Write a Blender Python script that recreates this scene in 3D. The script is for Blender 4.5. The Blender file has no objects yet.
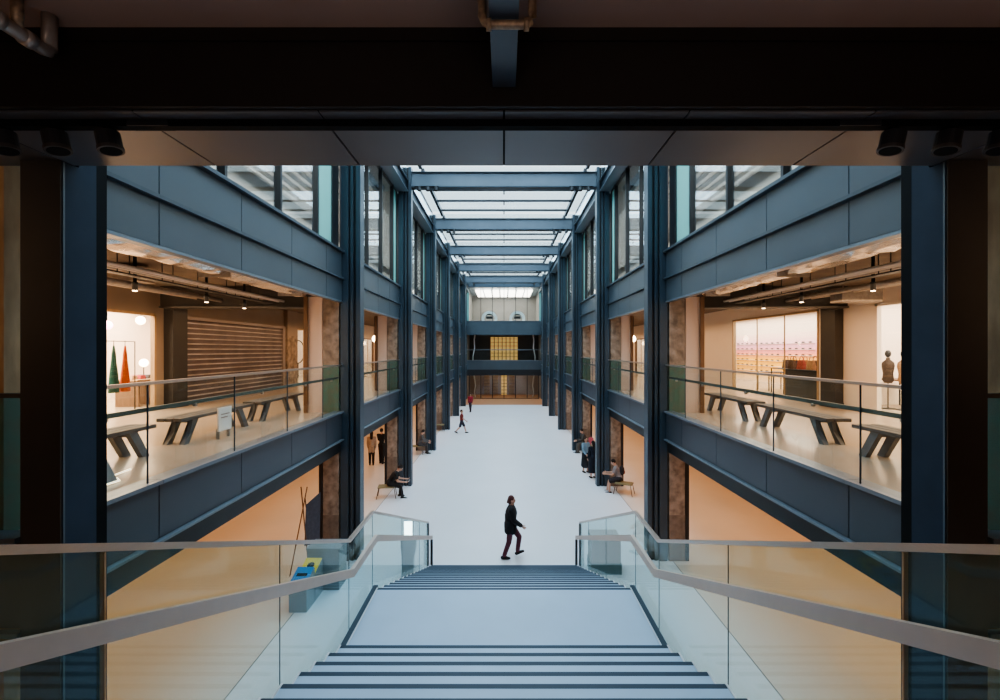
import bpy, bmesh, math, random
from mathutils import Vector, Matrix
random.seed(7)
C = bpy.context.scene.collection
PI = math.pi

# ------------------------------------------------------------------ materials
def mat(name, col, rough=0.5, metal=0.0, noise=0.0, scale=6.0, bump=0.0, col2=None, emit=None, estr=0.0, stretch=(1, 1, 1), spec=0.5):
    m = bpy.data.materials.new(name); m.use_nodes = True
    nt = m.node_tree; b = nt.nodes['Principled BSDF']
    b.inputs['Roughness'].default_value = rough
    b.inputs['Metallic'].default_value = metal
    b.inputs['Specular IOR Level'].default_value = spec
    tc = nt.nodes.new('ShaderNodeTexCoord'); mp = nt.nodes.new('ShaderNodeMapping')
    mp.inputs['Scale'].default_value = stretch
    nt.links.new(tc.outputs['Object'], mp.inputs['Vector'])
    n = nt.nodes.new('ShaderNodeTexNoise'); n.inputs['Scale'].default_value = scale; n.inputs['Detail'].default_value = 6
    nt.links.new(mp.outputs['Vector'], n.inputs['Vector'])
    c2 = col2 if col2 else tuple(max(0, c * (1 - noise)) for c in col)
    r = nt.nodes.new('ShaderNodeValToRGB')
    r.color_ramp.elements[0].position = 0.3; r.color_ramp.elements[1].position = 0.7
    r.color_ramp.elements[0].color = (*c2, 1); r.color_ramp.elements[1].color = (*col, 1)
    nt.links.new(n.outputs['Fac'], r.inputs['Fac'])
    nt.links.new(r.outputs['Color'], b.inputs['Base Color'])
    if bump:
        bp = nt.nodes.new('ShaderNodeBump'); bp.inputs['Strength'].default_value = bump
        bp.inputs['Distance'].default_value = 0.02
        nt.links.new(n.outputs['Fac'], bp.inputs['Height']); nt.links.new(bp.outputs['Normal'], b.inputs['Normal'])
    if emit:
        b.inputs['Emission Color'].default_value = (*emit, 1); b.inputs['Emission Strength'].default_value = estr
    return m

def glass(name, tint, base=0.03, top=0.75, rough=0.0, milk=0.0, milkcol=(1, 1, 1)):
    m = bpy.data.materials.new(name); m.use_nodes = True
    nt = m.node_tree; nt.nodes.clear()
    out = nt.nodes.new('ShaderNodeOutputMaterial')
    tr = nt.nodes.new('ShaderNodeBsdfTransparent'); tr.inputs['Color'].default_value = (*tint, 1)
    gl = nt.nodes.new('ShaderNodeBsdfGlossy'); gl.inputs['Roughness'].default_value = rough
    lw = nt.nodes.new('ShaderNodeLayerWeight'); lw.inputs['Blend'].default_value = 0.5
    p = nt.nodes.new('ShaderNodeMath'); p.operation = 'POWER'; p.inputs[1].default_value = 5
    a = nt.nodes.new('ShaderNodeMath'); a.operation = 'MULTIPLY_ADD'; a.inputs[1].default_value = top; a.inputs[2].default_value = base
    nt.links.new(lw.outputs['Facing'], p.inputs[0]); nt.links.new(p.outputs[0], a.inputs[0])
    mx = nt.nodes.new('ShaderNodeMixShader')
    nt.links.new(a.outputs[0], mx.inputs[0]); nt.links.new(tr.outputs[0], mx.inputs[1]); nt.links.new(gl.outputs[0], mx.inputs[2])
    last = mx
    if milk:
        d = nt.nodes.new('ShaderNodeBsdfTranslucent'); d.inputs['Color'].default_value = (*milkcol, 1)
        d2 = nt.nodes.new('ShaderNodeBsdfDiffuse'); d2.inputs['Color'].default_value = (*milkcol, 1)
        dm = nt.nodes.new('ShaderNodeMixShader'); dm.inputs[0].default_value = 0.5
        nt.links.new(d.outputs[0], dm.inputs[1]); nt.links.new(d2.outputs[0], dm.inputs[2])
        mm = nt.nodes.new('ShaderNodeMixShader'); mm.inputs[0].default_value = milk
        nt.links.new(mx.outputs[0], mm.inputs[1]); nt.links.new(dm.outputs[0], mm.inputs[2]); last = mm
    nt.links.new(last.outputs[0], out.inputs[0])
    return m

M = {}
M['steel'] = mat('blue_painted_steel', (0.050, 0.076, 0.102), 0.42, 0, 0.18, 1.5, spec=0.4)
M['panel'] = mat('blue_grey_panel', (0.064, 0.092, 0.120), 0.38, 0, 0.15, 0.8, spec=0.45)
M['panel_low'] = mat('slate_blue_panel', (0.050, 0.066, 0.088), 0.38, 0, 0.15, 0.8, spec=0.45)  # panel colour darkened for the weaker light low on the facade
M['trim_light'] = mat('pale_blue_trim', (0.17, 0.22, 0.27), 0.35, 0.2, 0.1, 2)
M['cap'] = mat('grey_blue_cap', (0.14, 0.18, 0.225), 0.3, 0.1, 0.1, 2)
M['dark'] = mat('dark_steel', (0.014, 0.018, 0.024), 0.5, 0, 0.2, 3)
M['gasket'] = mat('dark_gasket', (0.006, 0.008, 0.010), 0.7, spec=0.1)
M['black'] = mat('black_beam_paint', (0.012, 0.0105, 0.010), 0.6, 0, 0.3, 2)
M['near_blue'] = mat('dark_blue_steel', (0.026, 0.042, 0.068), 0.65, 0, 0.2, 2, spec=0.12)  # darker copy of the blue steel, foreground shade put into the colour
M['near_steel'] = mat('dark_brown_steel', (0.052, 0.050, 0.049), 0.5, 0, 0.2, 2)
M['soffit'] = mat('grey_soffit_panel', (0.085, 0.088, 0.098), 0.35, 0.0, 0.08, 1)
M['hall_ceiling'] = mat('brown_plaster', (0.30, 0.22, 0.19), 0.85, 0, 0.15, 0.8)
M['epoxy'] = mat('pale_grey_epoxy', (0.66, 0.72, 0.79), 0.42, 0, 0.05, 0.5, spec=0.5)
M['warm_floor'] = mat('polished_concrete', (0.66, 0.62, 0.585), 0.34, 0, 0.10, 0.5)  # same floor tinted warm, the gallery lighting put into its colour
M['gal_floor'] = mat('gallery_concrete', (0.50, 0.41, 0.33), 0.22, 0, 0.12, 0.6)
M['brown_floor'] = mat('terracotta_floor', (0.50, 0.25, 0.13), 0.5, 0, 0.1, 2)
M['groove'] = mat('dark_groove', (0.09, 0.09, 0.10), 0.8)
M['tread'] = mat('pale_blue_grey_stone', (0.36, 0.50, 0.66), 0.5, 0, 0.07, 1.5)
M['nosing'] = mat('dark_nosing_strip', (0.014, 0.036, 0.066), 0.6)
M['edge'] = mat('pale_edge_metal', (0.62, 0.68, 0.74), 0.35, 0.3)
M['kerb'] = mat('dark_teal_kerb', (0.022, 0.052, 0.085), 0.5)
M['steel_rail'] = mat('brushed_steel', (0.52, 0.47, 0.43), 0.32, 0.75, 0.06, 20, stretch=(1, 1, 8))
M['hand'] = mat('beige_metal_handrail', (0.50, 0.44, 0.40), 0.45, 0.25, 0.05, 10)
M['rail_green'] = mat('dark_grey_green_handrail', (0.10, 0.12, 0.11), 0.4, 0.2)
M['glass'] = glass('clear_glass', (0.955, 0.985, 0.975), 0.03, 0.55)
M['glass_stair'] = glass('stair_glass', (0.84, 0.955, 0.955), 0.03, 0.55, milk=0.034, milkcol=(0.30, 0.68, 0.76))
M['glass_win'] = glass('window_glass', (0.86, 0.91, 0.92), 0.13, 0.7)
M['glass_sky'] = glass('skylight_glass', (0.92, 0.97, 0.98), 0.04, 0.6)
M['cyan'] = glass('cyan_glass', (0.45, 0.75, 0.76), 0.05, 0.6, milk=0.55, milkcol=(0.42, 0.72, 0.74))
M['concrete'] = mat('old_concrete', (0.44, 0.35, 0.28), 0.9, 0, 0.4, 5, 0.8, col2=(0.17, 0.13, 0.10))
M['concrete_near'] = mat('warm_old_concrete', (0.55, 0.38, 0.22), 0.9, 0, 0.4, 3, 0.8, col2=(0.28, 0.18, 0.10), stretch=(1.5, 1.5, 0.5))  # warm light on the foreground pier put into the concrete colour
M['concrete_low'] = mat('brown_concrete_base', (0.25, 0.19, 0.15), 0.9, 0, 0.4, 7, 0.6)
M['green'] = mat('old_green_paint', (0.10, 0.22, 0.18), 0.8, 0, 0.5, 5, 0.4, col2=(0.16, 0.18, 0.14))
M['white_wall'] = mat('warm_white_plaster', (0.88, 0.78, 0.69), 0.8, 0, 0.05, 1)
M['beige_wall'] = mat('beige_plaster', (0.36, 0.29, 0.235), 0.85, 0, 0.12, 1)
M['pinkwall'] = mat('pinkish_panel', (0.72, 0.58, 0.50), 0.7, 0, 0.06, 1)
M['wood'] = mat('brown_wood', (0.20, 0.11, 0.06), 0.5, 0, 0.35, 6, stretch=(4, 4, 0.4))
M['oak'] = mat('pale_oak_frame', (0.55, 0.38, 0.22), 0.5, 0, 0.25, 6, stretch=(4, 4, 0.4))
M['bench'] = mat('weathered_grey_timber', (0.13, 0.13, 0.135), 0.6, 0, 0.45, 5, 0.2, stretch=(6, 0.6, 6))
M['bench_leg'] = mat('blue_grey_bench_leg', (0.14, 0.17, 0.20), 0.5, 0, 0.25, 5)
M['foil'] = mat('foil_duct', (0.92, 0.86, 0.80), 0.2, 0.95, 0.12, 9, 1.0, stretch=(1, 0.6, 1))
M['ceil'] = mat('grey_brown_slab', (0.20, 0.16, 0.13), 0.9, 0, 0.35, 2)
M['pipe'] = mat('galvanised_pipe', (0.42, 0.38, 0.35), 0.45, 0.5, 0.25, 12)
M['brass'] = mat('bronze_pipe', (0.34, 0.26, 0.18), 0.5, 0.5, 0.4, 25, col2=(0.16, 0.12, 0.09))
M['conduit'] = mat('white_conduit', (0.70, 0.62, 0.54), 0.5)
M['shutter'] = mat('steel_shutter', (0.64, 0.58, 0.57), 0.42, 0.2, 0.25, 1.3, col2=(0.36, 0.31, 0.30))
M['shutter_back'] = mat('shutter_mauve', (0.21, 0.175, 0.175), 0.5, 0.2, 0.3, 1.6, col2=(0.13, 0.105, 0.105))
M['shutter_gap'] = mat('shutter_shadow', (0.06, 0.045, 0.04), 0.7)
M['shop_wall'] = mat('lit_shop_wall', (0.90, 0.80, 0.72), 0.8, 0, 0.03, 1)
M['grey_wall'] = mat('upper_floor_wall', (0.50, 0.49, 0.47), 0.85, 0, 0.1, 1)
M['white'] = mat('white_paint', (0.80, 0.80, 0.80), 0.5)
M['screen'] = mat('lit_screen', (1, 1, 1), 0.5, emit=(1, 1, 1), estr=6)
M['lamp'] = mat('warm_lamp', (1, 0.8, 0.6), 0.5, emit=(1, 0.72, 0.45), estr=14)
M['lampw'] = mat('white_lamp', (1, 1, 1), 0.5, emit=(1, 0.90, 0.80), estr=5)
M['pinklamp'] = mat('pink_lamp', (1, 0.6, 0.8), 0.5, emit=(1, 0.35, 0.6), estr=9)
M['led'] = mat('led_line', (1, 0.9, 0.75), 0.5, emit=(1, 0.85, 0.62), estr=1.6)
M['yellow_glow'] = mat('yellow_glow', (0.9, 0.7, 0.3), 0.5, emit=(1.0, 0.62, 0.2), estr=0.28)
M['bin'] = mat('grey_bin', (0.19, 0.23, 0.26), 0.45)
M['blue'] = mat('bright_blue', (0.02, 0.22, 0.55), 0.4)
M['yellow'] = mat('bright_yellow', (0.75, 0.62, 0.05), 0.4)
M['kiosk'] = mat('grey_kiosk', (0.20, 0.26, 0.30), 0.45)
M['skin'] = mat('skin', (0.55, 0.33, 0.24), 0.6)
M['far_grey'] = mat('mid_grey_plaster', (0.30, 0.30, 0.29), 0.8, 0, 0.08, 1)
M['planter_green'] = mat('dark_green_base', (0.02, 0.07, 0.06), 0.6)
M['taupe'] = mat('taupe_cabinet', (0.36, 0.31, 0.29), 0.6)
FAB = {}
def fabric(col):
    k = tuple(col)
    if k not in FAB:
        FAB[k] = mat('fabric_%d' % len(FAB), col, 0.9, 0, 0.25, 14, 0.2)
    return FAB[k]

# ------------------------------------------------------------------ mesh builder
class MB:
    def __init__(self): self.v = []; self.f = []; self.smooth = []
    def box(self, x0, x1, y0, y1, z0, z1):
        x0, x1 = min(x0, x1), max(x0, x1); y0, y1 = min(y0, y1), max(y0, y1); z0, z1 = min(z0, z1), max(z0, z1)
        n = len(self.v)
        self.v += [(x0, y0, z0), (x1, y0, z0), (x1, y1, z0), (x0, y1, z0), (x0, y0, z1), (x1, y0, z1), (x1, y1, z1), (x0, y1, z1)]
        self.f += [tuple(n + i for i in q) for q in ((0, 3, 2, 1), (4, 5, 6, 7), (0, 1, 5, 4), (1, 2, 6, 5), (2, 3, 7, 6), (3, 0, 4, 7))]
        return self
    def hexa(self, pts):                       # eight corners: bottom ring, top ring
        n = len(self.v); self.v += [tuple(p) for p in pts]
        self.f += [tuple(n + i for i in q) for q in ((0, 3, 2, 1), (4, 5, 6, 7), (0, 1, 5, 4), (1, 2, 6, 5), (2, 3, 7, 6), (3, 0, 4, 7))]
        return self
    def prism(self, poly, axis, a, b):         # polygon in the two other axes, extruded
        n = len(self.v); k = len(poly)
        def P(u, w, t):
            return {'x': (t, u, w), 'y': (u, t, w), 'z': (u, w, t)}[axis]
        self.v += [P(u, w, a) for u, w in poly] + [P(u, w, b) for u, w in poly]
        self.f.append(tuple(n + i for i in range(k))); self.f.append(tuple(n + k + i for i in reversed(range(k))))
        for i in range(k):
            j = (i + 1) % k; self.f.append((n + i, n + k + i, n + k + j, n + j))
        return self
    def tube(self, pts, r, seg=10, r2=None):
        pts = [Vector(p) for p in pts]; n0 = len(self.v); k = len(pts)
        for i, p in enumerate(pts):
            if i == 0: d = pts[1] - p
            elif i == k - 1: d = p - pts[i - 1]
            else: d = (pts[i + 1] - p).normalized() + (p - pts[i - 1]).normalized()
            d.normalize()
            up = Vector((0, 0, 1)) if abs(d.z) < 0.9 else Vector((1, 0, 0))
            a = d.cross(up).normalized(); b = d.cross(a).normalized()
            rr = r if r2 is None else r + (r2 - r) * i / (k - 1)
            for s in range(seg):
                t = 2 * PI * s / seg
                self.v.append(tuple(p + a * math.cos(t) * rr + b * math.sin(t) * rr))
        for i in range(k - 1):
            for s in range(seg):
                t = (s + 1) % seg
                self.f.append((n0 + i * seg + s, n0 + (i + 1) * seg + s, n0 + (i + 1) * seg + t, n0 + i * seg + t))
        self.f.append(tuple(n0 + s for s in range(seg))); self.f.append(tuple(n0 + (k - 1) * seg + s for s in reversed(range(seg))))
        return self
    def bar(self, pts, w, h):                  # rectangular bar through points (width across x, height z), cut vertical
        n0 = len(self.v); k = len(pts)
        for (x, y, z) in pts:
            self.v += [(x - w / 2, y, z - h / 2), (x + w / 2, y, z - h / 2), (x + w / 2, y, z + h / 2), (x - w / 2, y, z + h / 2)]
        for i in range(k - 1):
            for s in range(4):
                t = (s + 1) % 4
                self.f.append((n0 + i * 4 + s, n0 + (i + 1) * 4 + s, n0 + (i + 1) * 4 + t, n0 + i * 4 + t))
        self.f.append((n0, n0 + 1, n0 + 2, n0 + 3)); e = n0 + (k - 1) * 4
        self.f.append((e + 3, e + 2, e + 1, e))
        return self
    def ell(self, c, r, seg=14, rings=9, rot=None):
        n0 = len(self.v); c = Vector(c); rot = rot or Matrix.Identity(3)
        for i in range(rings + 1):
            ph = PI * i / rings
            for s in range(seg):
                t = 2 * PI * s / seg
                p = Vector((r[0] * math.sin(ph) * math.cos(t), r[1] * math.sin(ph) * math.sin(t), r[2] * math.cos(ph)))
                self.v.append(tuple(c + rot @ p))
        for i in range(rings):
            for s in range(seg):
                t = (s + 1) % seg
                self.f.append((n0 + i * seg + s, n0 + (i + 1) * seg + s, n0 + (i + 1) * seg + t, n0 + i * seg + t))
        return self
    def caps(self, p0, r0, p1, r1, seg=12):    # tapered capsule
        p0 = Vector(p0); p1 = Vector(p1); L = (p1 - p0).length
        if L < 1e-5: return self.ell(p0, (r0, r0, r0), seg, 8)
        d = (p1 - p0) / L
        pts = []; rs = []
        for i in range(5):
            t = -PI / 2 + PI / 2 * i / 4
            pts.append(p0 + d * r0 * math.sin(t)); rs.append(max(r0 * math.cos(t), 1e-4))
        for i in range(5):
            t = PI / 2 * i / 4
            pts.append(p1 + d * r1 * math.sin(t)); rs.append(max(r1 * math.cos(t), 1e-4))
        up = Vector((0, 0, 1)) if abs(d.z) < 0.9 else Vector((1, 0, 0))
        a = d.cross(up).normalized(); b = d.cross(a).normalized(); n0 = len(self.v)
        for p, r in zip(pts, rs):
            for s in range(seg):
                t = 2 * PI * s / seg; self.v.append(tuple(p + a * math.cos(t) * r + b * math.sin(t) * r))
        for i in range(len(pts) - 1):
            for s in range(seg):
                t = (s + 1) % seg
                self.f.append((n0 + i * seg + s, n0 + (i + 1) * seg + s, n0 + (i + 1) * seg + t, n0 + i * seg + t))
        return self
    def lathe(self, c, prof, sx=1, sy=1, seg=20):   # profile of (radius, z) pairs
        n0 = len(self.v)
        for r, z in prof:
            for s in range(seg):
                t = 2 * PI * s / seg; self.v.append((c[0] + r * sx * math.cos(t), c[1] + r * sy * math.sin(t), c[2] + z))
        for i in range(len(prof) - 1):
            for s in range(seg):
                t = (s + 1) % seg
                self.f.append((n0 + i * seg + s, n0 + i * seg + t, n0 + (i + 1) * seg + t, n0 + (i + 1) * seg + s))
        self.f.append(tuple(n0 + s for s in reversed(range(seg)))); e = n0 + (len(prof) - 1) * seg
        self.f.append(tuple(e + s for s in range(seg)))
        return self
    def build(self, name, m, parent=None, loc=None, smooth=False, bevel=0.0, fix=True):
        o0 = Vector((0, 0, 0))
        if parent is not None:
            r = parent
            while r.parent is not None: r = r.parent
            o0 = r.location.copy()
        elif loc is not None: o0 = Vector(loc)
        me = bpy.data.meshes.new(name)
        me.from_pydata([(x - o0.x, y - o0.y, z - o0.z) for x, y, z in self.v], [], self.f)
        me.validate()
        if fix:
            bm = bmesh.new(); bm.from_mesh(me); bmesh.ops.recalc_face_normals(bm, faces=bm.faces); bm.to_mesh(me); bm.free()
        if smooth:
            for p in me.polygons: p.use_smooth = True
        me.materials.append(M[m] if isinstance(m, str) else m)
        o = bpy.data.objects.new(name, me); C.objects.link(o)
        if parent is not None: o.parent = parent
        else: o.location = o0
        if bevel:
            b = o.modifiers.new('bevel', 'BEVEL'); b.width = bevel; b.segments = 2; b.limit_method = 'ANGLE'
        return o

def B(*a): return MB().box(*a)

def tag(o, label, cat, group=None, kind=None):
    if label: o['label'] = label
    if cat: o['category'] = cat
    if group: o['group'] = group
    if kind: o['kind'] = kind
    return o
def thing(name, label, cat, loc=(0, 0, 0), group=None):
    o = bpy.data.objects.new(name, None); o.empty_display_size = 0.2; C.objects.link(o); o.location = loc
    return tag(o, label, cat, group)
def struct(name, mb, m, label=None, cat='structure', **k):
    o = mb.build(name, m, **k); o['kind'] = 'structure'; o['category'] = cat
    if label: o['label'] = label
    return o
def sthing(name, label, cat, loc=(0, 0, 0)):
    o = thing(name, label, cat, loc); o['kind'] = 'structure'; return o
def dup(root, loc, label, rotz=None, group=None):
    def cp(o, par):
        c = o.copy(); C.objects.link(c)
        if par is not None: c.parent = par
        for ch in [x for x in bpy.data.objects if x.parent == o]: cp(ch, c)
        return c
    kids = {}
    for x in bpy.data.objects:
        if x.parent is not None: kids.setdefault(x.parent.name, []).append(x)
    def cp2(o, par):
        c = o.copy(); C.objects.link(c)
        if par is not None: c.parent = par
        for ch in kids.get(o.name, []): cp2(ch, c)
        return c
    r = cp2(root, None); r.location = loc; r['label'] = label
    if rotz is not None: r.rotation_euler = (0, 0, rotz)
    if group: r['group'] = group
    return r

ORD = ['nearest', 'second', 'third', 'fourth', 'fifth', 'sixth', 'seventh']
SIDE = {-1: 'left', 1: 'right'}

# ------------------------------------------------------------------ key dimensions
EYE = 5.76
COL = [3.94] + [12.11 + 6.65 * i for i in range(6)]      # near faces of the steel columns
CD = 0.32                                                # column depth
FAR = 52.33
L2 = 4.05; L3 = 8.40
FX = 4.42                                                # facade plane

# ------------------------------------------------------------------ camera
cam = bpy.data.cameras.new('camera'); co = bpy.data.objects.new('camera', cam); C.objects.link(co)
co.location = (0, 0, EYE); co.rotation_euler = (PI / 2, 0, 0)
cam.sensor_width = 36; cam.lens = 444 * 36 / 1000; cam.shift_x = -0.004; cam.clip_start = 0.05
bpy.context.scene.camera = co

# ------------------------------------------------------------------ room shell
struct('floor', B(-4.6, 4.6, -9, 46.6, -0.2, 0), 'epoxy', 'pale grey polished floor running down the middle of the atrium', 'floor')
struct('floor.001', B(-14, -4.62, -9, FAR, -0.2, 0), 'warm_floor', 'warm lit ground floor under the left gallery', 'floor')
struct('floor.002', B(4.62, 14, -9, FAR, -0.2, 0), 'warm_floor', 'warm lit ground floor under the right gallery', 'floor')
struct('trim_1', B(-4.62, -4.6, -9, FAR, -0.2, -0.004), 'groove', 'dark floor joint along the left gallery', 'trim')
struct('trim_2', B(4.6, 4.62, -9, FAR, -0.2, -0.004), 'groove', 'dark floor joint along the right gallery', 'trim')
struct('floor.003', B(-4.6, 4.6, 46.6, FAR, -0.2, 0), 'brown_floor', 'brown strip of floor in front of the far glass doors', 'floor')  # brown slab stands in for the warm reflection on the floor
for s in (-1, 1):
    a = '.003' if s < 0 else '.004'
    struct('floor.004' if s < 0 else 'floor.005', B(s * 4.72, s * 14, 4.1, FAR, 3.32, L2), 'gal_floor', 'polished floor of the %s upper gallery' % SIDE[s], 'floor')
    struct('ceiling' if s < 0 else 'ceiling.001', B(s * 4.72, s * 14, 4.1, FAR, 7.58, L3), 'ceil', 'rough slab over the %s upper gallery' % SIDE[s], 'ceiling')
    struct('ceiling.002' if s < 0 else 'ceiling.003', B(s * 4.62, s * 14, 4.1, FAR, 12.5, 13.1), 'grey_wall', 'ceiling of the %s top storey' % SIDE[s], 'ceiling')
    struct('wall_' + SIDE[s], B(s * 14, s * 14.3, -9.3, FAR + 6, -0.2, 13.8), 'beige_wall', 'outer wall behind the %s galleries' % SIDE[s], 'wall')
    struct('wall_%s_top' % SIDE[s], B(s * 9.6, s * 9.8, 4.2, FAR, L3, 12.5), 'grey_wall', 'grey wall inside the %s top storey' % SIDE[s], 'wall')
    struct('wall_%s_ground' % SIDE[s], B(s * 12.0, s * 12.2, -9, FAR, 0, 3.32), 'beige_wall', 'warm lit back wall under the %s gallery' % SIDE[s], 'wall')
struct('wall_back', B(-14, 14, -9.3, -9, -0.2, 13.8), 'near_steel', 'wall behind the top of the stairs', 'wall')
struct('wall_front', B(-14, 14, 4.065, 4.09, 7.46, 13.8), 'panel', 'panelled wall above the foreground soffit', 'wall')
struct('ceiling.004', B(-14, 14, -9, 3.13, 8.02, 8.3), 'hall_ceiling', 'brown ceiling at the top of the foreground', 'ceiling')
struct('floor.006', B(-1.9, 1.9, -9, 0.75, 3.9, 4.18), 'tread', 'floor at the head of the stairs', 'floor')

# deep black beam + soffit
t = thing('ceiling_beam', 'deep black beam spanning the whole width at the top of the foreground', 'beam', (0, 3.1, 7.46))
B(-14, 14, 3.13, 3.94, 7.46, 8.3).build('web', 'black', t)
B(-14, 14, 3.10, 3.13, 7.46, 7.50).build('bottom_flange', 'black', t)
B(-14, 14, 3.11, 3.13, 7.93, 8.02).build('top_flange', 'black', t)
t = thing('soffit', 'grey panelled soffit under the black foreground beam', 'soffit', (0, 3.6, 7.44))
sp = 1.316
for i in range(-6, 6):
    B(i * sp + 0.008, (i + 1) * sp - 0.008, 3.14, 4.06, 7.445, 7.456).build('soffit_panel', 'soffit', t)
B(-7.9, 7.9, 3.14, 4.06, 7.456, 7.459).build('joint_backing', 'gasket', t)

# centre steel beam under the ceiling and pipes
t = thing('steel_beam', 'grey-blue steel I-beam running overhead at top centre', 'beam', (0, 1.5, 7.60))
B(-0.081, 0.081, -6, 3.11, 7.60, 7.625).build('bottom_flange', 'panel_low', t)
B(-0.01, 0.01, -6, 3.11, 7.625, 8.02).build('web', 'steel', t)
t = thing('sprinkler_pipe', 'bronze U-shaped pipe loop dipping under the central overhead beam', 'pipe', (0, 2.47, 7.57))
Yp = 2.47
pts = [(-0.122, Yp, 8.03), (-0.122, Yp, 7.62), (-0.11, Yp, 7.59), (-0.08, Yp, 7.57), (0.08, Yp, 7.57), (0.12, Yp, 7.57), (0.145, Yp, 7.59), (0.158, Yp, 7.62), (0.158, Yp, 8.03)]
MB().tube(pts, 0.024, 12).build('pipe', 'brass', t, smooth=True)
for x in (-0.085, 0.125): MB().tube([(x - 0.015, Yp, 7.57), (x + 0.015, Yp, 7.57)], 0.032, 12).build('coupling', 'brass', t, smooth=True)
t = thing('water_pipe', 'grey elbow pipe hanging from the ceiling in the top left corner', 'pipe', (-3.07, 2.9, 7.77))
MB().tube([(-3.07, 3.0, 8.02), (-3.07, 3.0, 7.80), (-3.07, 2.985, 7.775), (-3.07, 2.95, 7.765), (-3.07, 1.2, 7.765)], 0.043, 14).build('pipe', 'pipe', t, smooth=True)
MB().tube([(-3.07, 2.80, 8.02), (-3.07, 2.80, 7.79)], 0.032, 12).build('riser', 'brass', t, smooth=True)
for y in (2.86, 2.68): MB().tube([(-3.07, y - 0.03, 7.765), (-3.07, y + 0.03, 7.765)], 0.052, 14).build('coupling', 'pipe', t, smooth=True)

# light track and spotlights
t = thing('light_track', 'black lighting track running across under the soffit', 'track', (0, 3.28, 7.40))
B(-5.5, 5.5, 3.24, 3.31, 7.395, 7.444).build('rail', 'gasket', t)
for x in (-2.6, 2.6): B(x - 0.15, x + 0.15, 3.232, 3.318, 7.396, 7.44).build('feed_box', 'dark', t)
def spotlight(x, label):
    t = thing('track_spotlight', label, 'spotlight', (x, 3.275, 7.395), 'spotlights on the foreground track')
    sgn = -1 if x < 0 else 1
    rot = Matrix.Rotation(sgn * 0.22, 3, 'Y')
    c = Vector((x, 3.275, 7.285))
    def P(p): return c + rot @ Vector(p)
    B(x - 0.03, x + 0.03, 3.25, 3.30, 7.365, 7.395).build('mount', 'gasket', t)
    MB().tube([P((0, 0, 0.075)), P((0, 0, -0.035))], 0.076, 20).build('lamp_body', 'dark', t)
    MB().tube([P((0, 0, -0.035)), P((0, 0, -0.06))], 0.081, 20).build('lamp_ring', 'near_steel', t)
    MB().tube([P((0, 0, -0.0605)), P((0, 0, -0.0625))], 0.066, 20).build('lens', 'gasket', t)
for i, x in enumerate((-2.91, -3.30, -3.68)):
    spotlight(x, 'black barrel spotlight on the track, ' + ['innermost of the left three', 'middle of the left three', 'cut by the left edge of the frame'][i])
for i, x in enumerate((2.86, 3.27, 3.66)):
    spotlight(x, 'black barrel spotlight on the track, ' + ['innermost of the right three', 'middle of the right three', 'cut by the right edge of the frame'][i])

# ------------------------------------------------------------------ steel columns
def steel_column(s):
    y = COL[0]
    t = thing('steel_column', '%s steel column in the foreground beside the stairs, dark on its near side' % SIDE[s], 'column', (s * 4.2, y, 0), 'steel columns along the atrium')
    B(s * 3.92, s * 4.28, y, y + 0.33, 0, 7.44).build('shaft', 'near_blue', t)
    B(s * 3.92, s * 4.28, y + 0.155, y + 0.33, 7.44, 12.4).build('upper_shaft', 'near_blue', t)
    B(s * 3.925, s * 4.28, y - 0.012, y, 0, 7.44).build('near_face', 'near_steel', t)  # unlit near side, its shade put in as a dark brown skin
    B(s * 3.935, s * 4.28, y + 0.33, y + 0.46, 0, 12.4).build('edge_strip', 'gasket', t)  # dark strip stands in for the shade at the far edge
    B(s * 3.915, s * 3.925, y + 0.002, y + 0.02, 0, 7.44).build('corner_bead', 'panel', t)
    return t
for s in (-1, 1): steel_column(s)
def atrium_column(s):
    y = COL[1]
    t = thing('steel_column', '', 'column', (s * 4.2, y, 0), 'steel columns along the atrium')
    B(s * 3.92, s * 4.04, y, y + CD, 0, 13.5).build('front_flange', 'steel', t)
    B(s * 4.04, s * 4.12, y + 0.08, y + CD - 0.08, 0, 13.5).build('web', 'dark', t)  # set-back web coloured dark, its shade put into the material
    B(s * 4.12, s * 4.20, y + 0.03, y + CD - 0.03, 0, 13.5).build('middle_flange', 'steel', t)
    B(s * 4.20, s * 4.25, y + 0.08, y + CD - 0.08, 0, 13.5).build('recess', 'dark', t)  # dark colour here is the shade inside the groove
    B(s * 4.25, s * 4.46, y, y + CD, 0, 13.5).build('back_flange', 'steel', t)
    return t
def colname(s, k): return 'dark blue steel column rising the full height on the %s, %s after the foreground column' % (SIDE[s], ['first', 'second', 'third', 'fourth', 'fifth', 'sixth'][k - 1])
for s in (-1, 1):
    p = atrium_column(s); p['label'] = colname(s, 1)
    for k in range(2, 7): dup(p, (s * 4.2, COL[k], 0), colname(s, k))

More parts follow.
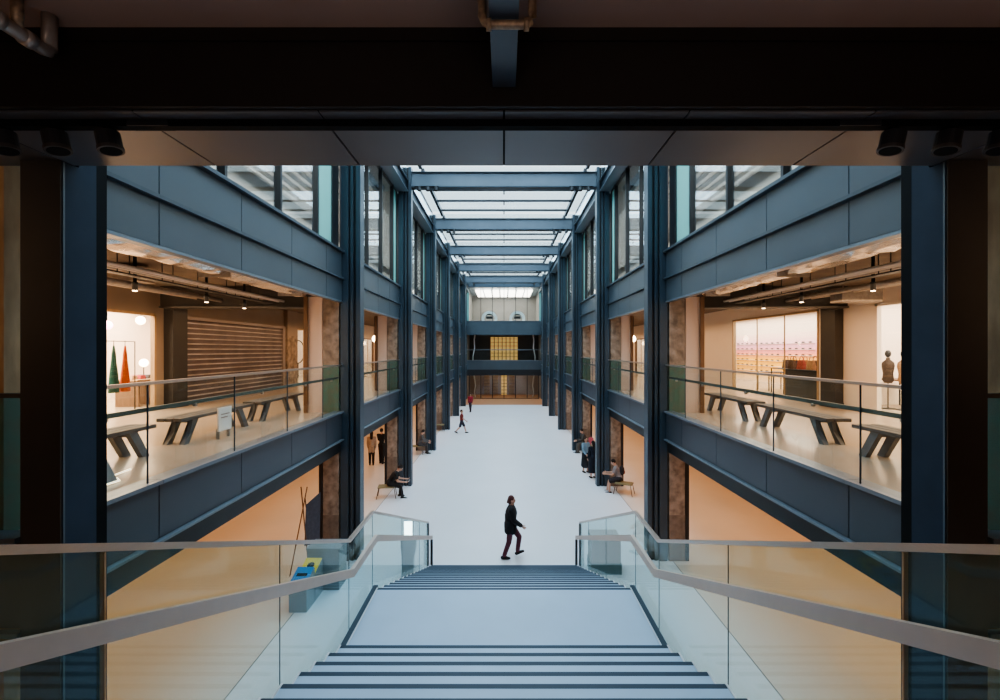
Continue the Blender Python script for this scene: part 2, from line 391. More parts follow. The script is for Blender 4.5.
# concrete piers behind the columns
def pier(s, k):
    y = COL[k] + 0.01 if k else 4.10
    x0, x1 = (4.51, 4.94) if k else (4.62, 5.60); dp = 0.30 if k else 0.28
    cm = 'concrete' if k else 'concrete_near'
    lab = 'old concrete pier with green-painted lower part behind the %s column on the %s' % (['foreground', 'first blue', 'second blue', 'third blue', 'fourth blue', 'fifth blue', 'sixth blue'][k], SIDE[s])
    t = thing('concrete_pier', lab, 'pier', (s * 4.8, y, 0), 'concrete piers behind the steel columns')
    B(s * x0, s * x1, y, y + dp, 1.25, 3.32).build('ground_shaft', cm, t)
    B(s * (x0 - 0.004), s * (x1 + 0.004), y - 0.005, y + dp + 0.005, 0, 1.25).build('ground_base', 'concrete_low', t)
    B(s * x0, s * x1, y, y + dp, 5.35, 7.21 if k else 7.56).build('upper_shaft', cm, t)
    B(s * (x0 - 0.004), s * (x1 + 0.004), y - 0.005, y + dp + 0.005, L2, 5.35).build('painted_dado', 'green', t)
    return t
for s in (-1, 1):
    for k in range(7): pier(s, k)

# ------------------------------------------------------------------ facade bays
def bay_range(k):
    y0 = COL[k] + CD if k else 4.40; y1 = COL[k + 1] if k < 6 else FAR - 0.32
    return y0, y1
def joints(k):
    y0, y1 = bay_range(k)
    if k == 0: return [y0, 5.69, 7.48, 9.25, 11.04, y1]
    n = 4; return [y0 + (y1 - y0) * i / n for i in range(n + 1)]
def bayname(k): return ['nearest bay', 'second bay', 'third bay', 'fourth bay', 'fifth bay', 'sixth bay', 'last bay'][k]

def lower_spandrel(s, k):
    y0, y1 = bay_range(k); J = joints(k)
    t = thing('floor_edge_panel', '', 'spandrel', (s * FX, (y0 + y1) / 2, 3.2), 'blue spandrels along the gallery floor')
    for a, b in zip(J[:-1], J[1:]):
        B(s * FX, s * (FX + 0.05), a + 0.008, b - 0.008, 3.345, 4.045).build('panel', 'panel_low', t)
        B(s * (FX - 0.06), s * (FX + 0.2), a + 0.004, b - 0.004, 4.05, 4.10).build('ledge_cap', 'cap', t)
    B(s * (FX + 0.05), s * (FX + 0.2), y0, y1, 3.34, 4.045).build('backing', 'gasket', t)
    B(s * (FX - 0.06), s * (FX + 0.05), y0, y1, 3.30, 3.335).build('bottom_flange', 'trim_light', t)
    B(s * (FX + 0.05), s * (FX + 0.40), y0, y1, 2.98, 3.31).build('beam', 'dark', t)
    return t
def upper_spandrel(s, k):
    y0, y1 = bay_range(k); J = joints(k)
    t = thing('wall_panel_band', '', 'spandrel', (s * FX, (y0 + y1) / 2, 7.1), 'blue spandrels below the top windows')
    for a, b in zip(J[:-1], J[1:]):
        B(s * FX, s * (FX + 0.05), a + 0.008, b - 0.008, 7.105, 7.67).build('lower_panel', 'panel', t)
        B(s * FX, s * (FX + 0.05), a + 0.008, b - 0.008, 7.73, 8.40).build('upper_panel', 'panel', t)
    B(s * (FX - 0.08), s * (FX + 0.05), y0, y1, 7.675, 7.725).build('middle_ledge', 'steel', t)
    B(s * (FX - 0.09), s * (FX + 0.22), y0, y1, 8.405, 8.465).build('sill', 'steel', t)
    B(s * (FX + 0.05), s * (FX + 0.2), y0, y1, 7.10, 8.405).build('backing', 'gasket', t)
    B(s * (FX - 0.02), s * (FX + 0.12), y0, y1, 7.055, 7.095).build('bottom_flange', 'trim_light', t)
    B(s * (FX + 0.22), s * (FX + 0.72), y0, y1, 7.22, 7.57).build('soffit_box', 'pinkwall', t)
    return t
def gallery_balustrade(s, k):
    y0, y1 = bay_range(k); J = joints(k)
    if k == 0: J = [y0, 5.52, 7.30, 9.08, 10.85, y1]
    xg = FX + 0.004
    t = thing('glass_balustrade', '', 'balustrade', (s * xg, (y0 + y1) / 2, 4.1), 'glass balustrades along the upper gallery')
    for a, b in zip(J[:-1], J[1:]):
        B(s * xg, s * (xg + 0.014), a + 0.012, b - 0.012, 4.10, 5.325).build('glass_panel', 'glass', t)
    for b in J[1:-1]:
        B(s * (xg - 0.002), s * (xg + 0.016), b - 0.006, b + 0.006, 4.10, 5.325).build('glass_joint', 'kerb', t)
    B(s * (xg - 0.018), s * (xg + 0.035), y0, y1, 5.325, 5.365).build('top_rail', 'steel_rail', t)
    hr = B(s * (xg + 0.032), s * (xg + 0.072), y0 + 0.05, y1 - 0.05, 4.985, 5.04).build('handrail', 'rail_green', t)
    for a, b in zip(J[:-1], J[1:]):
        m = (a + b) / 2
        MB().tube([(s * (xg + 0.015), m, 4.97), (s * (xg + 0.06), m, 4.97)], 0.025, 10).build('bracket', 'steel_rail', hr)
    return t
def top_window(s, k, n):
    y0, y1 = bay_range(k)
    xg = FX + 0.12; z0, z1 = 8.47, 12.46
    ms = []; y = y1 - 1.39 if k == 0 else y1 - 0.75
    while y > y0 + 0.5: ms.append(y); y -= 1.78 if k == 0 else 1.66
    ms = sorted(ms)
    t = sthing('window_%d' % n, 'tall top-storey glazing in the %s on the %s' % (bayname(k), SIDE[s]), 'window', (s * xg, (y0 + y1) / 2, z0))
    edges = [y0 + 0.1] + ms + [y1 - (0.42 if k == 0 else 0.12)]
    for i, (a, b) in enumerate(zip(edges[:-1], edges[1:])):
        B(s * xg, s * (xg + 0.02), a + 0.03, b - 0.03, z0 + 0.06, z1 - 0.06).build('pane', 'cyan' if i == len(edges) - 2 else 'glass_win', t)
    for m in ms:
        B(s * (xg - 0.06), s * (xg + 0.08), m - 0.035, m + 0.035, z0, z1).build('mullion', 'dark', t)
    fr = B(s * (xg - 0.03), s * (xg + 0.07), y0, y0 + 0.1, z0, z1); fr.box(s * (xg - 0.03), s * (xg + 0.07), edges[-1], y1, z0, z1)
    fr.box(s * (xg - 0.03), s * (xg + 0.07), y0, y1, z0, z0 + 0.06); fr.box(s * (xg - 0.03), s * (xg + 0.07), y0, y1, z1 - 0.06, z1)
    fr.build('frame', 'dark', t)
    return t
nwin = 1
for s in (-1, 1):
    for fn, what in ((lower_spandrel, 'blue-grey panelled floor edge with pale lower flange'), (upper_spandrel, 'blue two-row wall panel band under the top windows'), (gallery_balustrade, 'clear glass balustrade with steel top rail on the upper gallery')):
        first = fn(s, 0); first['label'] = '%s, %s on the %s' % (what, bayname(0), SIDE[s])
        p = fn(s, 1); p['label'] = '%s, %s on the %s' % (what, bayname(1), SIDE[s])
        for k in range(2, 7):
            dup(p, (p.location.x, p.location.y + 6.65 * (k - 1), p.location.z), '%s, %s on the %s' % (what, bayname(k), SIDE[s]))
    for k in range(7):
        top_window(s, k, nwin); nwin += 1
    t = thing('eaves_beam', 'long blue eaves beam along the top of the %s windows' % SIDE[s], 'beam', (s * 4.3, 28, 12.46))
    for k in range(7):
        y0, y1 = bay_range(k)
        if k == 0: y0 = 4.1
        B(s * 4.05, s * 4.62, y0, y1, 12.46, 12.50).build('bottom_flange', 'trim_light', t)
        B(s * 4.15, s * 4.3, y0, y1, 12.50, 12.92).build('web', 'steel', t)
        B(s * 4.05, s * 4.4, y0, y1, 12.92, 12.96).build('top_flange', 'steel', t)

# cross edge beside the stairs (front of galleries)
for s in (-1, 1):
    t = thing('floor_edge_panel', 'dark floor edge crossing beside the %s foreground column' % SIDE[s], 'spandrel', (s * 7, 4.0, 3.2))
    B(s * 4.30, s * 13.9, 4.0, 4.09, 3.25, 4.045).build('panel', 'near_steel', t)
    B(s * 4.30, s * 13.9, 3.90, 4.09, 4.05, 4.10).build('ledge_cap', 'cap', t)
    B(s * 4.30, s * 13.9, 3.92, 3.99, 3.21, 3.25).build('bottom_flange', 'trim_light', t)
    t = thing('glass_balustrade', 'glass balustrade with dark rail crossing beside the %s foreground column' % SIDE[s], 'balustrade', (s * 7, 4.04, 4.1))
    for i in range(5):
        B(s * (4.32 + i * 1.9), s * (4.32 + i * 1.9 + 1.87), 4.04, 4.054, 4.10, 5.325).build('glass_panel', 'glass', t)
    B(s * 4.30, s * 13.8, 4.02, 4.075, 5.325, 5.365).build('top_rail', 'near_steel', t)

# ------------------------------------------------------------------ roof
def roof_beam(y):
    t = thing('roof_beam', '', 'beam', (0, y, 12.65), 'blue beams crossing under the skylight')
    B(-3.92, 3.92, y + 0.08, y + 0.30, 12.69, 13.27).build('web', 'cap', t)
    B(-3.92, 3.92, y, y + 0.38, 12.65, 12.69).build('bottom_flange', 'steel', t)
    B(-3.92, 3.92, y, y + 0.38, 13.27, 13.31).build('top_flange', 'steel', t)
    return t
p = roof_beam(COL[1]); p['label'] = 'blue roof beam between the first blue columns, hidden above the soffit'
for k in range(2, 7): dup(p, (0, COL[k], 12.65), 'pale blue roof beam crossing under the skylight, %s from the camera' % ['nearest', 'second', 'third', 'fourth', 'farthest'][k - 2])

def skylight(k):
    y0, y1 = (COL[k] + 0.40, COL[k + 1]) if k < 6 else (COL[6] + 0.40, FAR)
    if k == 0: y0 = 4.1
    t = thing('skylight', '', 'skylight', (0, (y0 + y1) / 2, 13.5), 'skylight bays over the atrium')
    n = 4; pitch = (y1 - y0) / n
    for i in range(n):
        B(-4.3, 4.3, y0 + i * pitch + 0.02, y0 + (i + 1) * pitch - 0.02, 13.66, 13.69).build('roof_pane', 'glass_sky', t)
    for i in range(n):
        yy = y0 + (i + 0.5) * pitch
        B(-3.55, 3.55, yy - 0.04, yy + 0.04, 13.46, 13.56).build('purlin', 'dark', t)
        B(-3.55, 3.55, yy + 0.30, yy + 0.34, 13.60, 13.65).build('glazing_bar', 'dark', t)
        B(-0.03, 0.03, yy - 0.03, yy + 0.03, 13.30, 13.46).build('sprinkler_head', 'gasket', t)
    for s in (-1, 1):
        B(s * 3.45, s * 3.58, y0, y1, 13.40, 13.60).build('curb', 'dark', t)
        B(s * 4.10, s * 4.16, y0, y1, 12.98, 13.02).build('side_bar', 'trim_light', t)
        B(s * 4.10, s * 4.13, y0, y1, 13.02, 13.56).build('side_pane', 'glass_sky', t)
        B(s * 4.08, s * 4.16, y0, y1, 13.56, 13.64).build('side_frame', 'dark', t)
    return t
first = skylight(0); first['label'] = 'skylight bay directly over the stairs, above the foreground soffit'
p = skylight(1); p['label'] = 'skylight bay just behind the foreground soffit'
for k in range(2, 6): dup(p, (0, p.location.y + 6.65 * (k - 1), 13.5), 'glazed skylight bay behind the %s visible roof beam' % ['nearest', 'second', 'third', 'fourth'][k - 2])
l = skylight(6); l['label'] = 'last glazed skylight bay against the far wall'

def floods(k, s):
    y = COL[k] - 0.12
    t = thing('floodlight_cluster', 'cluster of three small dark floodlights under the %s end of the %s visible roof beam' % (SIDE[s], ['nearest', 'second', 'third', 'fourth'][k - 2]), 'floodlight', (s * 3.3, y, 12.62), 'floodlights on the roof beams')
    B(s * 2.75, s * 3.75, y - 0.02, y + 0.02, 12.60, 12.64).build('bar', 'gasket', t)
    B(s * 3.2, s * 3.25, y, COL[k] + 0.06, 12.62, 12.66).build('arm', 'gasket', t)
    for x in (2.85, 3.2, 3.55):
        MB().tube([(s * x, y, 12.60), (s * x, y - 0.03, 12.44)], 0.07, 10, 0.085).build('lamp_head', 'dark', t)
for k in range(2, 6):
    for s in (-1, 1): floods(k, s)

# ------------------------------------------------------------------ staircase
R = 0.1435; T = 0.341; W = 1.90
zl = 4.18 - 14 * R                    # landing level
Yl0 = 0.75 + 13 * T                   # last nosing of upper flight
Yl1 = 6.70
T2 = (11.594 - Yl1) / 14          # treads of the lower flight
st = thing('staircase', 'wide pale stone staircase with dark nosing strips descending to the atrium floor', 'stairs', (0, 6, 0))
def step(y0, y1, z, base):
    p = B(-W, W, y0, y1 - 0.055, base, z).box(-W, W, y1 - 0.055, y1, base, z - 0.004).build('step', 'tread', st)
    B(-W, W, y1 - 0.055, y1 - 0.002, z - 0.004, z + 0.001).build('nosing', 'nosing', p)
for i in range(13):
    z = 4.18 - (i + 1) * R
    step(0.75 + i * T, 0.75 + (i + 1) * T, z, z - 0.30)
lp = B(-W, W, Yl0, Yl1 - 0.055, zl - 0.3, zl).box(-W, W, Yl1 - 0.055, Yl1, zl - 0.3, zl - 0.004).build('landing', 'tread', st)
B(-W, W, Yl1 - 0.055, Yl1 - 0.002, zl - 0.004, zl + 0.001).build('nosing', 'nosing', lp)
nlow = 14; zr = zl / 15
for i in range(nlow):
    z = zl - (i + 1) * zr
    step(Yl1 + i * T2, Yl1 + (i + 1) * T2, z, max(0.0, z - 0.30))
for s in (-1, 1):
    e = MB()
    for i in range(13):
        z = 4.18 - (i + 1) * R; ya = 0.75 + i * T; yb = ya + T
        e.box(s * W, s * (W + 0.018), ya, yb, z - 0.31, z + 0.006)
    e.box(s * W, s * (W + 0.018), Yl0, Yl1, zl - 0.31, zl + 0.006)
    for i in range(nlow):
        z = zl - (i + 1) * zr; ya = Yl1 + i * T2; yb = ya + T2
        e.box(s * W, s * (W + 0.018), ya, yb, max(0.001, z - 0.31), z + 0.006)
    e.build('side_stringer', 'edge', st)
    B(s * (W + 0.018), s * (W + 0.085), Yl0 - 0.02, Yl1 + 0.06, zl - 0.31, zl + 0.012).build('landing_kerb', 'kerb', st)

# stair balustrades
XB = 2.03
def rail_z(y, h, k0=0.63, k1=6.85):
    """height of a rail h above the pitch line / landing"""
    if y <= Yl0 + k0: return zl + h + max(0.0, (Yl0 + k0 - y)) * R / T
    if y <= k1: return zl + h
    return zl + h - (y - k1) * R / T
for s in (-1, 1):
    t = thing('stair_balustrade', 'glass balustrade with metal top rail and beige handrail on the %s side of the stairs' % SIDE[s], 'balustrade', (s * XB, 6, 0), 'balustrades of the staircase')
    H1 = 1.09; YE = 11.86
    ys = [-0.6, 2.26, 4.02, 5.81, 6.85, 8.83, 10.66, YE]
    for a, b in zip(ys[:-1], ys[1:]):
        cuts = [a + 0.008] + [c for c in (Yl0 + 0.63, 6.85) if a + 0.02 < c < b - 0.02] + [b - 0.008]
        poly = [(c, max(0.012, rail_z(c, -0.34))) for c in cuts] + [(c, rail_z(c, H1 - 0.015)) for c in reversed(cuts)]
        MB().prism(poly, 'x', s * (XB - 0.008), s * (XB + 0.008)).build('glass_panel', 'glass_stair', t)
    for y in ys[1:-1]:
        B(s * (XB - 0.004), s * (XB + 0.004), y - 0.003, y + 0.003, max(0.012, rail_z(y, -0.34)), rail_z(y, H1 - 0.02)).build('glass_joint', 'kerb', t)
    y = 2.26
    B(s * (XB - 0.012), s * (XB + 0.012), y - 0.018, y - 0.008, rail_z(y, -0.34), rail_z(y, H1 - 0.02)).build('joint_strip', 'oak', t)  # oak-coloured strip stands in for the gold reflection beside the joint
    bx = s * XB
    P = [(bx, y, rail_z(y, H1)) for y in (-0.6, Yl0 + 0.63, 6.85, YE)]
    MB().bar(P, 0.045, 0.042).build('top_rail', 'steel_rail', t)
    hx = s * (XB - 0.085)
    P = [(hx, y, rail_z(y, 0.73, 0.51, 6.75)) for y in (-0.6, Yl0 + 0.51, 6.75, YE + 0.10)]
    hr = MB().bar(P, 0.05, 0.105).build('handrail', 'hand', t)
    for y in (1.6, 3.2, 4.9, 6.3, 7.9, 9.6, 11.2):
        z = rail_z(y, 0.65, 0.51, 6.75); MB().tube([(s * (XB - 0.008), y, z + 0.08), (hx, y, z + 0.08)], 0.014, 8).build('bracket', 'steel_rail', hr)
    B(s * (XB - 0.12), s * (XB - 0.06), YE + 0.02, YE + 0.07, 0, rail_z(YE + 0.1, 0.69, 0.51, 6.75)).build('end_post', 'dark', t)
    B(s * (XB - 0.03), s * (XB + 0.03), YE - 0.03, YE + 0.01, 0, rail_z(YE, H1 - 0.02)).build('end_channel', 'bin', t)

# ------------------------------------------------------------------ far end wall
sw = sthing('wall_far', 'far end wall with stacked glazed openings', 'wall', (0, FAR, 0))
B(-4.36, 4.36, FAR, FAR + 0.3, 7.55, 9.2).build('upper_band', 'panel', sw)
B(-4.36, 4.36, FAR - 0.06, FAR, 9.14, 9.2).build('upper_sill', 'trim_light', sw)
B(-4.36, 4.36, FAR - 0.06, FAR, 7.52, 7.60).build('upper_flange', 'steel', sw)
B(-4.36, 4.36, FAR, FAR + 0.3, 3.45, 4.55).build('lower_band', 'panel', sw)
B(-4.36, 4.36, FAR - 0.05, FAR, 4.48, 4.56).build('lower_sill', 'cap', sw)
B(-4.36, 4.36, FAR + 0.02, FAR + 0.3, 2.75, 3.45).build('dark_lintel', 'dark', sw)
B(-4.36, 4.36, FAR, FAR + 0.3, 13.15, 14.2).build('top_band', 'panel', sw)
for s in (-1, 1):
    B(s * 4.36, s * 14, FAR - 0.30, FAR + 0.3, 0, 13.8).build('side_wall', 'panel', sw)
struct('wall_far_rear', B(-14, 14, FAR + 9, FAR + 9.3, 0, 13.8), 'far_grey', 'wall at the back of the rooms past the far openings', 'wall')
struct('floor.007', B(-4.4, 4.4, FAR + 0.3, FAR + 9, 4.0, 4.5), 'gal_floor', 'floor behind the far balcony', 'floor')
struct('floor.008', B(-4.4, 4.4, FAR + 0.3, FAR + 9, 8.6, 9.1), 'grey_wall', 'floor behind the far top window', 'floor')
struct('floor.009', B(-4.4, 4.4, FAR, FAR + 9, -0.2, 0), 'brown_floor', 'floor behind the far glass doors', 'floor')
struct('ceiling.005', B(-14, 14, FAR + 0.3, FAR + 9, 13.2, 13.6), 'bin', 'ceiling behind the far top window', 'ceiling')
for s in (-1, 1): struct('wall_far_' + SIDE[s], B(s * 4.4, s * 4.6, FAR + 0.3, FAR + 9, 0, 13.2), 'far_grey', '%s side wall of the far rooms' % SIDE[s], 'wall')
t = sthing('window_%d' % nwin, 'wide top window in the far end wall with six panes', 'window', (0, FAR + 0.1, 9.2))
for i in range(6):
    B(-4.1 + i * 1.367 + 0.03, -4.1 + (i + 1) * 1.367 - 0.03, FAR + 0.1, FAR + 0.12, 9.25, 13.1).build('pane', 'glass', t)
    if i: B(-4.1 + i * 1.367 - 0.03, -4.1 + i * 1.367 + 0.03, FAR + 0.05, FAR + 0.15, 9.2, 13.15).build('mullion', 'dark', t)
for s in (-1, 1): B(s * 4.13, s * 4.42, FAR + 0.08, FAR + 0.12, 9.2, 13.15).build('end_pane', 'cyan', t)
# ceiling lights in the far top room
for r in range(3):
    for i in range(7):
        B(-3.5 + i * 1.02, -3.5 + i * 1.02 + 0.85, FAR + 1.5 + r * 2.4, FAR + 3.2 + r * 2.4, 12.95, 13.05).build('ceiling_light', 'lampw').__setitem__('label', 'lit ceiling panel in the far top room, %s row back, %s from left' % (['first', 'second', 'third'][r], ['first', 'second', 'third', 'fourth', 'fifth', 'sixth', 'seventh'][i]))
for o in bpy.data.objects:
    if o.name.startswith('ceiling_light'): o['category'] = 'ceiling light'; o['group'] = 'lit ceiling panels in the far top room'
for x, w in ((-1.75, 'left'), (1.6, 'right')):
    t = thing('arch_display', 'white round arch holding dark screens behind the far top window, %s one' % w, 'display', (x, FAR + 1.2, 9.1), 'round white arches in the far top room')
    m = MB(); n = 20
    prev = None
    for i in range(n):
        a0 = -0.35 + (PI + 0.7) * i / n; a1 = -0.35 + (PI + 0.7) * (i + 1) / n
        pts = []
        for y in (FAR + 1.0, FAR + 1.5):
            for a, r in ((a0, 0.62), (a1, 0.62), (a1, 0.95), (a0, 0.95)):
                pts.append((x + r * math.cos(a), y, 9.5 + r * math.sin(a)))
        m.hexa(pts)
    m.build('arch', 'white', t)
    for q in (0.42, 0.85): B(x - 0.38, x + 0.38, FAR + 1.2, FAR + 1.3, 9.1 + q, 9.1 + q + 0.3).build('screen', 'dark', t)
    B(x - 0.42, x - 0.38, FAR + 1.2, FAR + 1.3, 9.1, 10.3).build('stand', 'bin', t); B(x + 0.38, x + 0.42, FAR + 1.2, FAR + 1.3, 9.1, 10.3).build('stand', 'bin', t)
# far balcony
t = thing('glass_balustrade', 'glass balcony rail across the far end wall at gallery level', 'balustrade', (0, FAR - 0.02, 4.56))
for i in range(5): B(-4.35 + i * 1.74 + 0.01, -4.35 + (i + 1) * 1.74 - 0.01, FAR - 0.03, FAR - 0.015, 4.56, 5.75).build('glass_panel', 'glass', t)
B(-4.4, 4.4, FAR - 0.05, FAR, 5.75, 5.82).build('top_rail', 'trim_light', t)
t = thing('display_cabinet', 'glowing yellow shelved display behind the far balcony', 'cabinet', (0, FAR + 4, 4.5))
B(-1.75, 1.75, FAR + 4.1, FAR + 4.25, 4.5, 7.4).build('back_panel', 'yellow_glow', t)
for i in range(8): B(-1.75 + i * 0.5 - 0.03, -1.75 + i * 0.5 + 0.06, FAR + 3.9, FAR + 4.1, 4.5, 7.4).build('upright', 'wood', t)
for i in range(6): B(-1.75, 1.75, FAR + 3.85, FAR + 3.9, 4.9 + i * 0.45, 4.94 + i * 0.45).build('shelf', 'wood', t)
struct('wall_far_dark', B(-4.4, 4.4, FAR + 4.3, FAR + 4.5, 4.5, 8.6), 'near_steel', 'dark wall behind the far balcony', 'wall')
# far ground doors
t = sthing('door_1', 'row of six tall glass doors at the far end of the floor', 'door', (0, FAR + 0.1, 0))
dx = 8.2 / 6
for i in range(6):
    x0 = -4.1 + i * dx
    lf = B(x0 + 0.06, x0 + dx - 0.06, FAR + 0.1, FAR + 0.12, 0.1, 2.7).build('door_leaf', 'glass', t)
    B(x0 - 0.04, x0 + 0.04, FAR + 0.05, FAR + 0.17, 0, 2.75).build('door_frame', 'dark', t)
B(4.06, 4.14, FAR + 0.05, FAR + 0.17, 0, 2.75).build('door_frame', 'dark', t)
B(-4.1, 4.1, FAR + 0.05, FAR + 0.17, 0, 0.10).build('door_sill', 'wood', t)
struct('wall_far_shop', B(-4.4, 4.4, FAR + 5, FAR + 5.2, 0, 4.0), 'taupe', 'shop wall behind the far glass doors', 'wall')
for i, x in enumerate((-2.2, -1.1, 0.0, 1.0)):
    t = thing('display_shelf', 'lit shelf unit behind the far glass doors, %s from left' % ['first', 'second', 'third', 'fourth'][i], 'shelf', (x, FAR + 4.8, 0), 'shelves in the far shop')
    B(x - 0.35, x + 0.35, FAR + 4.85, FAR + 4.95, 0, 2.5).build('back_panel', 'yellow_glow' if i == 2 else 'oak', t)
    for j in range(6): B(x - 0.35, x + 0.35, FAR + 4.6, FAR + 4.85, 0.2 + j * 0.42, 0.23 + j * 0.42).build('shelf_board', 'wood', t)
for s in (-1, 1):
    t = thing('cord_curtain', 'tall white draped strip hanging beside the %s far doors' % SIDE[s], 'drape', (s * 3.55, FAR + 2, 0.0))
    MB().tube([(s * 3.75, FAR + 2, 3.0), (s * 3.6, FAR + 2, 2.2), (s * 3.5, FAR + 2, 1.4), (s * 3.62, FAR + 2, 0.6), (s * 3.5, FAR + 2, 0.0)], 0.10, 10, 0.05).build('strip', 'white', t, smooth=True)
    t = thing('cord_curtain', 'tall white draped strip hanging behind the %s part of the far balcony' % SIDE[s], 'drape', (s * 3.6, FAR + 2, 4.5))
    MB().tube([(s * 3.5, FAR + 2, 8.0), (s * 3.65, FAR + 2, 7.0), (s * 3.6, FAR + 2, 6.0), (s * 3.8, FAR + 2, 5.0), (s * 3.8, FAR + 2, 4.5)], 0.09, 10, 0.06).build('strip', 'white', t, smooth=True)

# ------------------------------------------------------------------ upper gallery shops
X2 = 10.0; ZC = 7.57
def wallseg(s, y0, y1, z0, z1, m, name, label, cat='wall'):
    return struct(name, B(s * X2, s * (X2 + 0.15), y0, y1, z0, z1), m, label, cat)
def shopfront(s, y0, y1, ztop, n, label, fm='oak', panes=2):
    t = sthing('window_%d' % n, label, 'window', (s * X2, (y0 + y1) / 2, L2))
    fw = 0.07
    f = B(s * (X2 - 0.02), s * (X2 + 0.10), y0, y0 + fw, L2, ztop).box(s * (X2 - 0.02), s * (X2 + 0.10), y1 - fw, y1, L2, ztop)
    f.box(s * (X2 - 0.02), s * (X2 + 0.10), y0, y1, ztop - fw, ztop).box(s * (X2 - 0.02), s * (X2 + 0.10), y0, y1, L2, L2 + 0.06)
    f.build('frame', fm, t)
    w = (y1 - y0 - 2 * fw) / panes
    for i in range(panes):
        B(s * (X2 + 0.03), s * (X2 + 0.045), y0 + fw + i * w + 0.006, y0 + fw + (i + 1) * w - 0.006, L2 + 0.06, ztop - fw).build('pane', 'glass', t)
        if i: B(s * (X2 + 0.02), s * (X2 + 0.06), y0 + fw + i * w - 0.012, y0 + fw + i * w + 0.012, L2 + 0.06, ztop - fw).build('mullion', 'oak', t)
nw = nwin + 1
# right side
shopfront(1, 4.3, 11.95, 7.0, nw, 'shop window with mannequins at the near end of the right gallery', 'white_wall', 4); nw += 1
wallseg(1, 4.2, 11.95, 7.0, ZC, 'white_wall', 'wall_right_header', 'wall above the near right shop window')
wallseg(1, 11.95, 13.1, L2, ZC, 'white_wall', 'wall_right_pilaster', 'white wall section on the right gallery between two shop windows')
wallseg(1, 13.7, 14.1, L2, ZC, 'white_wall', 'wall_right_jamb', 'narrow white pilaster left of the dark column on the right gallery')
shopfront(1, 14.1, 19.4, 7.06, nw, 'wide glass shop window showing a pink and yellow display on the right gallery', 'oak', 3); nw += 1
wallseg(1, 14.1, 19.4, 7.06, ZC, 'white_wall', 'wall_right_over', 'wall over the wide shop window on the right gallery')
wallseg(1, 19.4, 22.2, L2, ZC, 'white_wall', 'wall_right_middle', 'warm white wall after the wide shop window on the right gallery')
# left side
shopfront(-1, 4.3, 12.75, 6.8, nw, 'bright shop window with hanging garments at the near end of the left gallery', 'oak', 4); nw += 1
wallseg(-1, 4.2, 13.05, 6.8, ZC, 'beige_wall', 'wall_left_header', 'beige wall above the near left shop window')
wallseg(-1, 12.75, 13.05, L2, 6.8, 'beige_wall', 'wall_left_jamb', 'narrow dark wall strip beside the left shop window')
wallseg(-1, 13.7, 20.2, 6.82, ZC, 'beige_wall', 'wall_left_over', 'beige wall above the roller shutter on the left gallery')
t = thing('concrete_column', 'rough concrete column at the far end of the roller shutter on the left gallery', 'column', (-10, 20.7, L2))
B(-9.85, -10.3, 20.2, 21.2, L2, 6.4).build('shaft', 'concrete', t); B(-9.85, -10.3, 20.2, 21.2, 6.4, ZC).build('capital', 'beige_wall', t)
shopfront(-1, 21.2, 22.4, 6.8, nw, 'narrow bright shop window beyond the roller shutter on the left gallery', 'oak', 1); nw += 1
wallseg(-1, 21.2, 22.4, 6.8, ZC, 'beige_wall', 'wall_left_middle', 'beige wall above the narrow shop window on the left gallery')
for s in (-1, 1):
    t = thing('dark_column', 'dark square column against the shop fronts of the %s gallery' % SIDE[s], 'column', (s * 9.9, 13.4, L2))
    B(s * 9.75, s * 10.15, 13.08, 13.68, L2, ZC).build('shaft', 'near_steel', t)
    B(s * 9.73, s * 10.15, 13.06, 13.70, L2, L2 + 0.15).build('base', 'dark', t)
    t = thing('ceiling_beam', 'dark brown beam crossing the ceiling of the %s gallery' % SIDE[s], 'beam', (s * 7.5, 12.9, 6.96))
    B(s * 5.6, s * 9.72, 12.55, 12.9, 7.0, 7.56).build('web', 'near_steel', t)
    B(s * 5.6, s * 9.72, 12.5, 12.95, 6.95, 7.0).build('bottom_flange', 'near_steel', t)
# roller shutter
t = thing('roller_shutter', 'closed metal roller shutter on the left gallery', 'shutter', (-10, 17, L2))
B(-10.03, -10.10, 13.9, 20.0, L2, 6.72).build('backing', 'shutter_back', t)
n = 16; h = (6.72 - L2) / n
m = MB()
for i in range(n): m.prism([(-10.03, L2 + i * h + 0.045), (-9.985, L2 + i * h + 0.05), (-9.985, L2 + i * h + 0.085), (-10.03, L2 + i * h + 0.09)], 'y', 13.9, 20.0)
m.build('slat_curtain', 'shutter', t)  # pale raised bars put in for the highlights along the slats
B(-9.94, -10.12, 13.70, 13.9, L2, 6.82).build('guide_rail', 'taupe', t); B(-9.94, -10.12, 20.0, 20.2, L2, 6.82).build('guide_rail', 'taupe', t)
B(-9.92, -10.12, 13.9, 20.0, 6.72, 6.82).build('housing', 'taupe', t)
